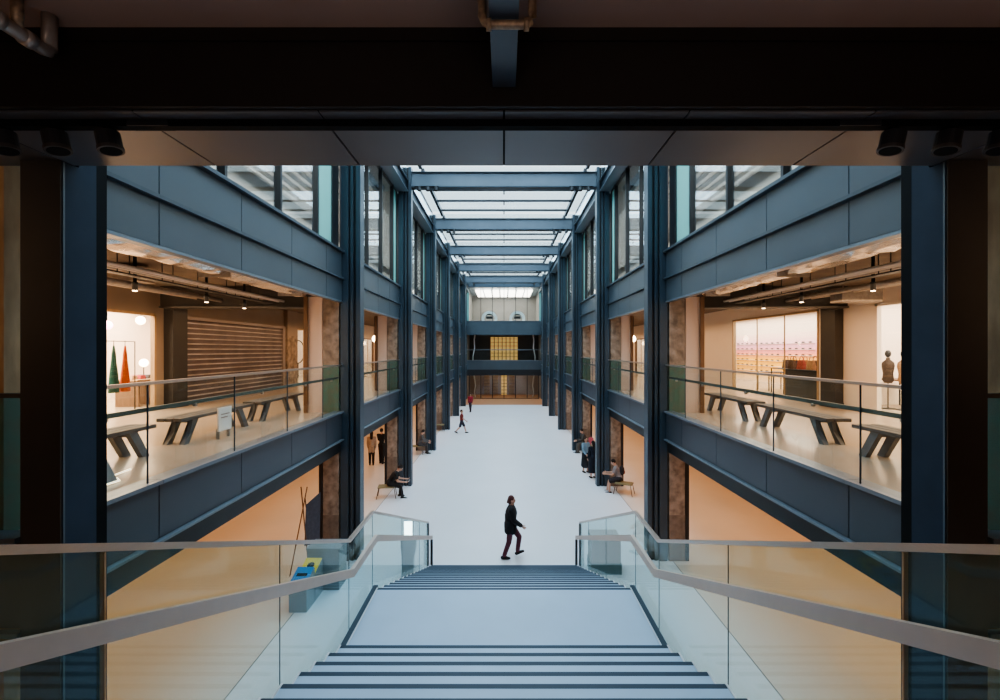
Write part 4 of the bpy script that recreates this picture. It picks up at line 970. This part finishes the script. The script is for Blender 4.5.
def person(label, x, y, face, H=1.7, thigh=(0.0, 0.0), shin=(0.0, 0.0), foot=(0.0, 0.0), lean=0.0, uarm=(0.05, 0.05), farm=(0.15, 0.15), abd=0.10,
           head=0.0, seat=None, top=(0.02, 0.02, 0.025), topkind='long', hem=0.0, bottom=(0.05, 0.05, 0.06), botkind='trousers', shoes=(0.015, 0.015, 0.018),
           hair=(0.02, 0.012, 0.01), hairkind='short', skin=None, holds=None, pack=None, fem=False, splay=0.0, puff=1.06):
    """angles in radians, positive is forward; face is the heading in degrees (0 = +x). Index 0 is the figure's left."""
    t = thing('person', label, 'person', (0, 0, 0))
    k = H / 1.70
    D = lambda a: Vector((math.sin(a), 0, -math.cos(a)))
    TH, SH = 0.43 * k, 0.42 * k
    hipw = 0.085 * k
    hip = [Vector((0, hipw, 0)), Vector((0, -hipw, 0))]
    knee = []; ank = []
    for i, sg in enumerate((1, -1)):
        kn = hip[i] + D(thigh[i]) * TH + Vector((0, sg * splay * math.sin(abs(thigh[i])), 0)); an = kn + D(shin[i]) * SH
        knee.append(kn); ank.append(an)
    # drop so the lowest sole stands on the floor, or the seat carries the hips
    low = min(ank[i].z - 0.075 * k - max(0, math.sin(-foot[i])) * 0.16 * k for i in (0, 1))
    off = -low if seat is None else seat + 0.105 * k
    up = Vector((0, 0, off))
    hip = [p + up for p in hip]; knee = [p + up for p in knee]; ank = [p + up for p in ank]
    pel = Vector((0, 0, 0.03 * k)) + up
    U = Vector((math.sin(lean), 0, math.cos(lean)))
    waist = pel + U * 0.13 * k; chest = pel + U * 0.32 * k; nb = pel + U * 0.49 * k
    hu = Vector((math.sin(lean * 0.4 + head), 0, math.cos(lean * 0.4 + head)))
    hc = nb + hu * 0.17 * k
    shw = (0.165 if fem else 0.185) * k
    sho = [pel + U * 0.445 * k + Vector((0, shw, 0)), pel + U * 0.445 * k + Vector((0, -shw, 0))]
    elb = []; wri = []; hnd = []
    for i, sg in enumerate((1, -1)):
        d = D(uarm[i]) * math.cos(abd) + Vector((0, sg * math.sin(abd), 0)); e = sho[i] + d * 0.29 * k
        d2 = D(farm[i]) * math.cos(abd * 0.3) + Vector((0, -sg * math.sin(abd * 0.6), 0)); w = e + d2 * 0.25 * k
        elb.append(e); wri.append(w); hnd.append(d2.normalized())
    sm = skin or 'skin'
    # --- body: one continuous skin mesh
    b = MB()
    b.ell(tuple(pel), (0.095 * k, 0.13 * k, 0.10 * k)); b.caps(pel, 0.105 * k, waist, 0.095 * k); b.caps(waist, 0.095 * k, chest, 0.11 * k)
    b.ell(tuple(chest), (0.10 * k, 0.145 * k, 0.15 * k), rot=Matrix.Rotation(lean, 3, 'Y'))
    b.caps(sho[0], 0.055 * k, sho[1], 0.055 * k); b.caps(chest, 0.08 * k, nb, 0.055 * k); b.caps(nb, 0.05 * k, hc, 0.05 * k)
    hr = Matrix.Rotation(lean * 0.4 + head, 3, 'Y')
    b.ell(tuple(hc), (0.093 * k, 0.073 * k, 0.112 * k), rot=hr)
    def HP(px, py, pz): return hc + hr @ Vector((px * k, py * k, pz * k))
    b.ell(tuple(HP(0.03, 0, -0.06)), (0.055 * k, 0.052 * k, 0.055 * k), rot=hr)                 # jaw
    b.caps(HP(0.088, 0, 0.0), 0.010 * k, HP(0.106, 0, -0.028), 0.014 * k)                        # nose
    for sg in (1, -1): b.ell(tuple(HP(-0.005, sg * 0.074, -0.01)), (0.022 * k, 0.012 * k, 0.032 * k), rot=hr)
    fing = MB()
    for i, sg in enumerate((1, -1)):
        b.caps(hip[i], 0.088 * k, knee[i], 0.056 * k); b.caps(knee[i], 0.056 * k, knee[i] + (ank[i] - knee[i]) * 0.35, 0.057 * k); b.caps(knee[i] + (ank[i] - knee[i]) * 0.35, 0.057 * k, ank[i], 0.036 * k)
        fd = Vector((math.cos(foot[i]), 0, math.sin(foot[i]))); fdn = Vector((math.sin(foot[i]), 0, -math.cos(foot[i])))
        b.caps(ank[i] + fdn * 0.03 * k - fd * 0.04 * k, 0.035 * k, ank[i] + fdn * 0.045 * k + fd * 0.15 * k, 0.026 * k)
        b.caps(sho[i], 0.052 * k, elb[i], 0.039 * k); b.caps(elb[i], 0.039 * k, wri[i], 0.027 * k)
        pd = hnd[i]; side = Vector((0, 1, 0)); side = (side - pd * side.dot(pd)).normalized(); nrm = pd.cross(side).normalized()
        pc = wri[i] + pd * 0.055 * k
        # palm edge-on to the body: broad way lies fore-aft
        broad = nrm if holds is None else side; thin = side if holds is None else nrm
        for o_ in (-0.022, 0.0, 0.022): b.caps(wri[i] + pd * 0.02 * k + broad * o_ * 0.7 * k, 0.016 * k, pc + pd * 0.03 * k + broad * o_ * k, 0.015 * k)
        inw = thin if thin.dot(Vector((0, -sg, 0))) > 0 or abs(thin.dot(Vector((0, 1, 0)))) < 0.1 else -thin
        for j, (o_, ln) in enumerate(((-0.030, 0.060), (-0.010, 0.075), (0.010, 0.080), (0.030, 0.070))):
            p0 = pc + pd * 0.035 * k + broad * o_ * k; p1 = p0 + (pd * 0.8 + inw * 0.35).normalized() * ln * 0.55 * k; p2 = p1 + (pd * 0.5 + inw * 0.8).normalized() * ln * 0.5 * k
            fing.caps(p0, 0.0095 * k, p1, 0.0085 * k, 8); fing.caps(p1, 0.0085 * k, p2, 0.007 * k, 8)
        tb = wri[i] + pd * 0.03 * k + broad * 0.03 * k; t1 = tb + (pd * 0.6 + broad * 0.7).normalized() * 0.04 * k; t2 = t1 + (pd * 0.9 + inw * 0.5).normalized() * 0.03 * k
        fing.caps(tb, 0.012 * k, t1, 0.010 * k, 8); fing.caps(t1, 0.010 * k, t2, 0.008 * k, 8)
    remeshed(b, 'body', sm, t, 0.012, 2, fing)
    # --- face
    for sg in (1, -1):
        e = MB().ell(tuple(HP(0.083, sg * 0.030, 0.004)), (0.010 * k, 0.014 * k, 0.009 * k), 10, 6); face_o = e.build('eye', 'gasket', t)
    MB().ell(tuple(HP(0.086, 0, -0.058)), (0.007 * k, 0.022 * k, 0.006 * k), 10, 6).build('mouth', fabric((0.35, 0.12, 0.10)), t)
    # --- hair
    h = MB()
    h.ell(tuple(HP(-0.018, 0, 0.028)), (0.095 * k, 0.084 * k, 0.105 * k), rot=hr)
    if hairkind in ('tied', 'long'):
        h.ell(tuple(HP(-0.05, 0, -0.02)), (0.070 * k, 0.080 * k, 0.10 * k), rot=hr)
    if hairkind == 'tied': h.caps(HP(-0.09, 0, 0.0), 0.035 * k, HP(-0.12, 0, -0.08), 0.018 * k)
    if hairkind == 'long': h.caps(HP(-0.06, 0.02, -0.04), 0.06 * k, HP(-0.10, 0.02, -0.24), 0.045 * k); h.caps(HP(-0.06, -0.02, -0.04), 0.06 * k, HP(-0.10, -0.02, -0.24), 0.045 * k)
    remeshed(h, 'hair', fabric(hair), t, 0.012, 2)
    # --- top
    g = MB(); k0 = k; kp = k; k = k * puff
    g.ell(tuple(pel), (0.11 * k, 0.145 * k, 0.12 * k)); g.caps(pel, 0.118 * k, waist, 0.112 * k); g.caps(waist, 0.112 * k, chest, 0.125 * k)
    g.ell(tuple(chest), (0.118 * k, 0.163 * k, 0.165 * k), rot=Matrix.Rotation(lean, 3, 'Y'))
    g.caps(sho[0], 0.070 * k, sho[1], 0.070 * k); g.caps(chest, 0.09 * k, nb - U * 0.03 * k, 0.062 * k)
    for i in (0, 1):
        if topkind in ('long', 'coat'):
            g.caps(sho[i], 0.068 * k, elb[i], 0.056 * k); g.caps(elb[i], 0.056 * k, elb[i] + (wri[i] - elb[i]) * 0.9, 0.044 * k)
        else: g.caps(sho[i], 0.068 * k, sho[i] + (elb[i] - sho[i]) * 0.6, 0.058 * k)
    if hem:
        for sg in (1, -1):
            for dx_ in (-0.035, 0.035): g.caps(pel + Vector((dx_ * k, sg * 0.05 * k, 0)), 0.10 * k, pel + Vector((dx_ * 1.3 * k, sg * 0.075 * k, -hem)), 0.085 * k)
    k = k0
    remeshed(g, 'jacket' if topkind in ('long', 'coat') else 'shirt', fabric(top), t, 0.014, 3)
    # --- bottom
    q = MB(); q.ell(tuple(pel), (0.105 * k, 0.14 * k, 0.11 * k))
    if botkind in ('trousers', 'leggings', 'shorts'):
        w1, w2, w3 = {'trousers': (0.100, 0.074, 0.062), 'leggings': (0.100, 0.073, 0.060), 'shorts': (0.108, 0.092, 0.09)}[botkind]
        for i in (0, 1):
            if botkind == 'shorts': q.caps(hip[i], w1 * k, hip[i] + (knee[i] - hip[i]) * 0.85, w2 * k)
            else:
                q.caps(hip[i], w1 * k, knee[i], w2 * k); q.caps(knee[i], w2 * k, knee[i] + (ank[i] - knee[i]) * 0.9, w3 * k)
    else:
        for i in (0, 1): q.caps(hip[i], 0.125 * k, knee[i] + (hip[i] - knee[i]) * 0.02 + Vector((0, 0, -0.12 * k)), 0.15 * k)
        m_ = (knee[0] + knee[1]) / 2; q.caps(pel, 0.13 * k, m_ + Vector((0, 0, -0.12 * k)), 0.16 * k)
    remeshed(q, 'skirt' if botkind == 'skirt' else botkind, fabric(bottom), t, 0.014, 3)
    # --- shoes
    for i in (0, 1):
        fd = Vector((math.cos(foot[i]), 0, math.sin(foot[i]))); fdn = Vector((math.sin(foot[i]), 0, -math.cos(foot[i])))
        z = MB(); z.caps(ank[i] + fdn * 0.022 * k - fd * 0.045 * k, 0.045 * k, ank[i] + fdn * 0.03 * k + fd * 0.06 * k, 0.044 * k); z.caps(ank[i] + fdn * 0.03 * k + fd * 0.06 * k, 0.044 * k, ank[i] + fdn * 0.042 * k + fd * 0.155 * k, 0.032 * k)
        z.caps(ank[i] + fdn * 0.046 * k - fd * 0.045 * k, 0.029 * k, ank[i] + fdn * 0.046 * k + fd * 0.15 * k, 0.029 * k)
        remeshed(z, 'shoe', fabric(shoes), t, 0.012, 2)
    loc = Vector((x, y, 0)); rz = math.radians(face)
    t.location = loc; t.rotation_euler = (0, 0, rz)
    rotm = Matrix.Rotation(rz, 3, 'Z')
    def Wd(v): return loc + rotm @ Vector(v)
    return t, dict(wri=[Wd(w) for w in wri], hnd=[rotm @ h_ for h_ in hnd], chest=Wd(chest), nb=Wd(nb), U=rotm @ U, rz=rz, pel=Wd(pel))

# 1 walking woman in the middle
person('woman in black jacket and burgundy leggings walking right across the atrium floor', 0.18, 12.30, 0, 1.72, thigh=(0.60, -0.10), shin=(-0.12, -0.34), foot=(0.42, 0.0), puff=1.32,
       lean=0.06, uarm=(-0.40, 0.22), farm=(-0.05, 0.95), top=(0.012, 0.014, 0.018), hem=0.14, bottom=(0.13, 0.035, 0.055), botkind='leggings', hair=(0.10, 0.035, 0.035), hairkind='tied', fem=True)
# 2 man seated left, leaning over his phone
stool(-4.58, 17.35, 'olive topped stool on the left, under the man in black', 0.15)
_, J = person('man in black hunched over a phone on the left stool', -4.47, 17.35, 8, 1.74, thigh=(1.35, 1.30), shin=(-0.10, 0.20), lean=0.62, uarm=(0.25, 0.2), farm=(1.45, 1.40), head=0.5, seat=0.46, splay=0.06, abd=0.06,
       top=(0.016, 0.016, 0.018), topkind='short', bottom=(0.015, 0.015, 0.018), hair=(0.02, 0.013, 0.01), holds=True)
pc = (J['wri'][0] + J['wri'][1]) / 2 + J['hnd'][0] * 0.12
t = thing('mobile_phone', 'pale mobile phone held by the man in black on the left stool', 'phone', tuple(pc))
B(pc.x - 0.05, pc.x + 0.05, pc.y - 0.16, pc.y + 0.16, pc.z - 0.005, pc.z + 0.006).build('case', 'white', t); B(pc.x - 0.045, pc.x + 0.045, pc.y - 0.15, pc.y + 0.15, pc.z + 0.006, pc.z + 0.008).build('screen', 'dark', t)
# 3 seated grey person farther left
stool(-4.86, 24.6, 'olive topped stool on the left, under the person in grey', 0.1)
person('person in mottled grey clothes seated on the left beyond the second blue column', -4.72, 24.6, 10, 1.70, thigh=(1.35, 1.40), shin=(0.0, 0.15), lean=0.35, uarm=(0.5, 0.45), farm=(1.25, 1.2), head=0.3, seat=0.46, abd=0.06,
       top=(0.13, 0.12, 0.12), bottom=(0.07, 0.065, 0.07), shoes=(0.02, 0.02, 0.02), hair=(0.03, 0.02, 0.018))
# 4, 5 standing couple
person('woman in beige jacket and black leggings standing under the left gallery', -6.62, 22.2, 100, 1.66, thigh=(0.04, -0.04), shin=(0.0, -0.06), uarm=(0.05, 0.05), farm=(0.4, 0.3), top=(0.42, 0.33, 0.26), hem=0.22, bottom=(0.02, 0.018, 0.02), botkind='leggings', hair=(0.02, 0.012, 0.01), hairkind='long', fem=True)
person('man all in black standing with hands raised under the left gallery', -6.2, 22.5, 80, 1.76, thigh=(0.06, -0.06), shin=(0.02, -0.08), uarm=(0.5, 0.5), farm=(2.2, 2.2), top=(0.012, 0.012, 0.014), bottom=(0.014, 0.014, 0.016), hair=(0.015, 0.010, 0.008))
# 6 walker in red and yellow
person('walker in red and yellow top and dark shorts striding on the far floor', -2.93, 30.7, 4, 1.66, thigh=(0.45, -0.30), shin=(0.30, -0.75), foot=(0.05, -0.4), uarm=(-0.35, 0.4), farm=(0.0, 0.9), top=(0.22, 0.035, 0.03), topkind='short', bottom=(0.03, 0.03, 0.05), botkind='shorts', hair=(0.06, 0.03, 0.02), shoes=(0.02, 0.02, 0.025))
# 7 red shirt, far
person('person in a red shirt and dark trousers walking near the far glass doors', -3.12, 41.2, 250, 1.70, thigh=(0.18, -0.15), shin=(0.1, -0.25), uarm=(0.1, -0.1), farm=(0.3, 0.2), top=(0.32, 0.025, 0.045), topkind='long', bottom=(0.035, 0.035, 0.05), hair=(0.02, 0.012, 0.01))
# 8 right seated with backpack
stool(4.80, 17.75, 'olive topped stool on the right, under the person with the backpack', -0.5)
_, J = person('person in grey shirt and dark shorts with a backpack, seated on the right stool', 4.68, 17.97, 165, 1.70, thigh=(1.30, 1.20), shin=(-0.05, 0.25), lean=0.35, uarm=(0.45, 0.4), farm=(1.6, 1.5), head=0.35, seat=0.46, splay=0.05, abd=0.06,
       top=(0.28, 0.26, 0.27), topkind='short', bottom=(0.03, 0.03, 0.04), botkind='shorts', shoes=(0.02, 0.02, 0.022), hair=(0.02, 0.013, 0.01))
c = J['chest'] - J['U'].cross(Vector((-math.sin(J['rz']), math.cos(J['rz']), 0))).normalized() * 0 
fw = Vector((math.cos(J['rz']), math.sin(J['rz']), 0))
c = J['chest'] - fw * 0.20
t = thing('backpack', 'small dark backpack worn by the person seated on the right stool', 'backpack', tuple(c))
MB().ell(tuple(c), (0.10, 0.13, 0.20)).build('pack', fabric((0.03, 0.025, 0.03)), t, smooth=True); MB().ell(tuple(c - fw * 0.06 - Vector((0, 0, 0.06))), (0.06, 0.10, 0.09)).build('pocket', fabric((0.20, 0.06, 0.05)), t, smooth=True)
# 9, 10 two women standing on the right
person('woman in long navy jacket and skirt standing by the second right column', 4.00, 19.95, 110, 1.66, thigh=(0.06, -0.06), shin=(0.0, -0.08), uarm=(0.1, 0.1), farm=(0.5, 0.5), top=(0.012, 0.018, 0.035), hem=0.1, bottom=(0.010, 0.013, 0.025), botkind='skirt', hair=(0.02, 0.012, 0.01), hairkind='long', fem=True)
person('woman in light blue top and dark skirt standing beside the woman in navy', 3.84, 20.85, 300, 1.64, thigh=(0.08, -0.08), shin=(0.0, -0.1), uarm=(0.2, 0.1), farm=(1.2, 0.9), top=(0.22, 0.36, 0.48), bottom=(0.015, 0.016, 0.022), botkind='skirt', hair=(0.05, 0.03, 0.02), hairkind='tied', fem=True)
# 11 seated far right
stool(4.76, 24.9, 'olive topped stool on the right, under the person in mottled clothes', -0.1)
_, J = person('person in mottled dark clothes seated on the right by the third blue column', 4.56, 24.9, 185, 1.70, thigh=(1.35, 1.30), shin=(0.0, 0.2), lean=0.3, uarm=(0.5, 0.4), farm=(1.4, 1.2), head=0.3, seat=0.46, abd=0.06,
       top=(0.06, 0.055, 0.05), bottom=(0.10, 0.09, 0.08), shoes=(0.02, 0.02, 0.02), hair=(0.02, 0.013, 0.01))
c = Vector((4.90, 25.0, 0.46))
t = thing('shopping_bag', 'pink shopping bag standing on the far right stool', 'bag', tuple(c))
B(c.x - 0.13, c.x + 0.13, c.y - 0.07, c.y + 0.07, c.z, c.z + 0.36).build('bag', fabric((0.62, 0.16, 0.22)), t); MB().tube([(c.x - 0.06, c.y, c.z + 0.36), (c.x, c.y, c.z + 0.47), (c.x + 0.06, c.y, c.z + 0.36)], 0.008, 6).build('handle', fabric((0.62, 0.16, 0.22)), t)
stool(-4.6, 31.6, 'empty olive topped stool on the left by the fourth blue column', 0.1)

# ------------------------------------------------------------------ light
w = bpy.data.worlds.new('world'); bpy.context.scene.world = w; w.use_nodes = True
bg = w.node_tree.nodes['Background']; bg.inputs[0].default_value = (0.78, 0.90, 0.97, 1); bg.inputs[1].default_value = 1.6
def area(name, loc, sx, sy, power, col, rot=(0, 0, 0), spread=PI):
    l = bpy.data.lights.new(name, 'AREA'); l.shape = 'RECTANGLE'; l.size = sx; l.size_y = sy; l.energy = power; l.color = col; l.spread = spread
    o = bpy.data.objects.new(name, l); C.objects.link(o); o.location = loc; o.rotation_euler = rot
    return o
area('sky_light', (0, 28, 15.5), 8.0, 50, 4700, (0.63, 0.82, 1.0))
WARM = (1.0, 0.49, 0.205)
for s in (-1, 1):
    area('ground_light', (s * 8.2, 26, 3.28), 5.0, 50, 700, WARM)
    area('ground_light', (s * 8.2, 8, 3.28), 4.5, 7, 150, WARM)
    area('gallery_light', (s * 7.9, 28, 7.0), 3.0, 46, 560, (1.0, 0.60, 0.32))
    area('gallery_light', (s * 7.6, 8.5, 6.9), 3.2, 7, 100, (1.0, 0.62, 0.36))
    area('top_light', (s * 7.2, 28, 12.1), 3.6, 46, 3200, (0.95, 0.95, 0.9))
area('shop_light', (12.0, 21, 7.4), 3.0, 12, 750, (1.0, 0.82, 0.66))
area('shop_light', (12.0, 9.5, 7.4), 3.0, 8, 650, (1.0, 0.80, 0.62))
area('shop_light', (-12.0, 11, 7.4), 3.0, 11, 1600, (1.0, 0.74, 0.52))
area('shop_light', (-12.0, 24, 7.4), 3.0, 8, 350, (1.0, 0.78, 0.58))
area('shop_light', (-12.0, 40, 7.4), 3.0, 20, 500, (1.0, 0.78, 0.58)); area('shop_light', (12.0, 40, 7.4), 3.0, 20, 500, (1.0, 0.78, 0.58))
area('far_light', (0, FAR + 5, 12.7), 7, 6, 15, (1, 0.95, 0.9))
area('far_light', (0, FAR + 2.5, 3.7), 6, 3, 60, (1, 0.8, 0.6))
area('far_light', (0, FAR + 2.2, 8.4), 6, 2.5, 14, (1, 0.8, 0.6))
area('hall_light', (0, -3, 5.5), 5, 4, 190, (1.0, 0.74, 0.62), rot=(PI, 0, 0))  # unseen upward fill, added to brighten the foreground ceiling

for s in (-1, 1): area('hall_side_light', (s * 7.2, 0.5, 6.6), 2, 2, 20, (1.0, 0.62, 0.34), rot=(PI / 2, 0, 0), spread=1.6)  # unseen warm fills, added to brighten foreground piers and column faces
sc = bpy.context.scene
sc.view_settings.view_transform = 'AgX'
sc.view_settings.look = 'AgX - Medium High Contrast'
sc.view_settings.exposure = 0.3
sc.cycles.transparent_max_bounces = 32
sc.cycles.max_bounces = 7
sc.cycles.diffuse_bounces = 4
sc.cycles.glossy_bounces = 4
sc.cycles.sample_clamp_indirect = 6
sc.cycles.caustics_reflective = False; sc.cycles.caustics_refractive = False
sc.cycles.use_denoising = True
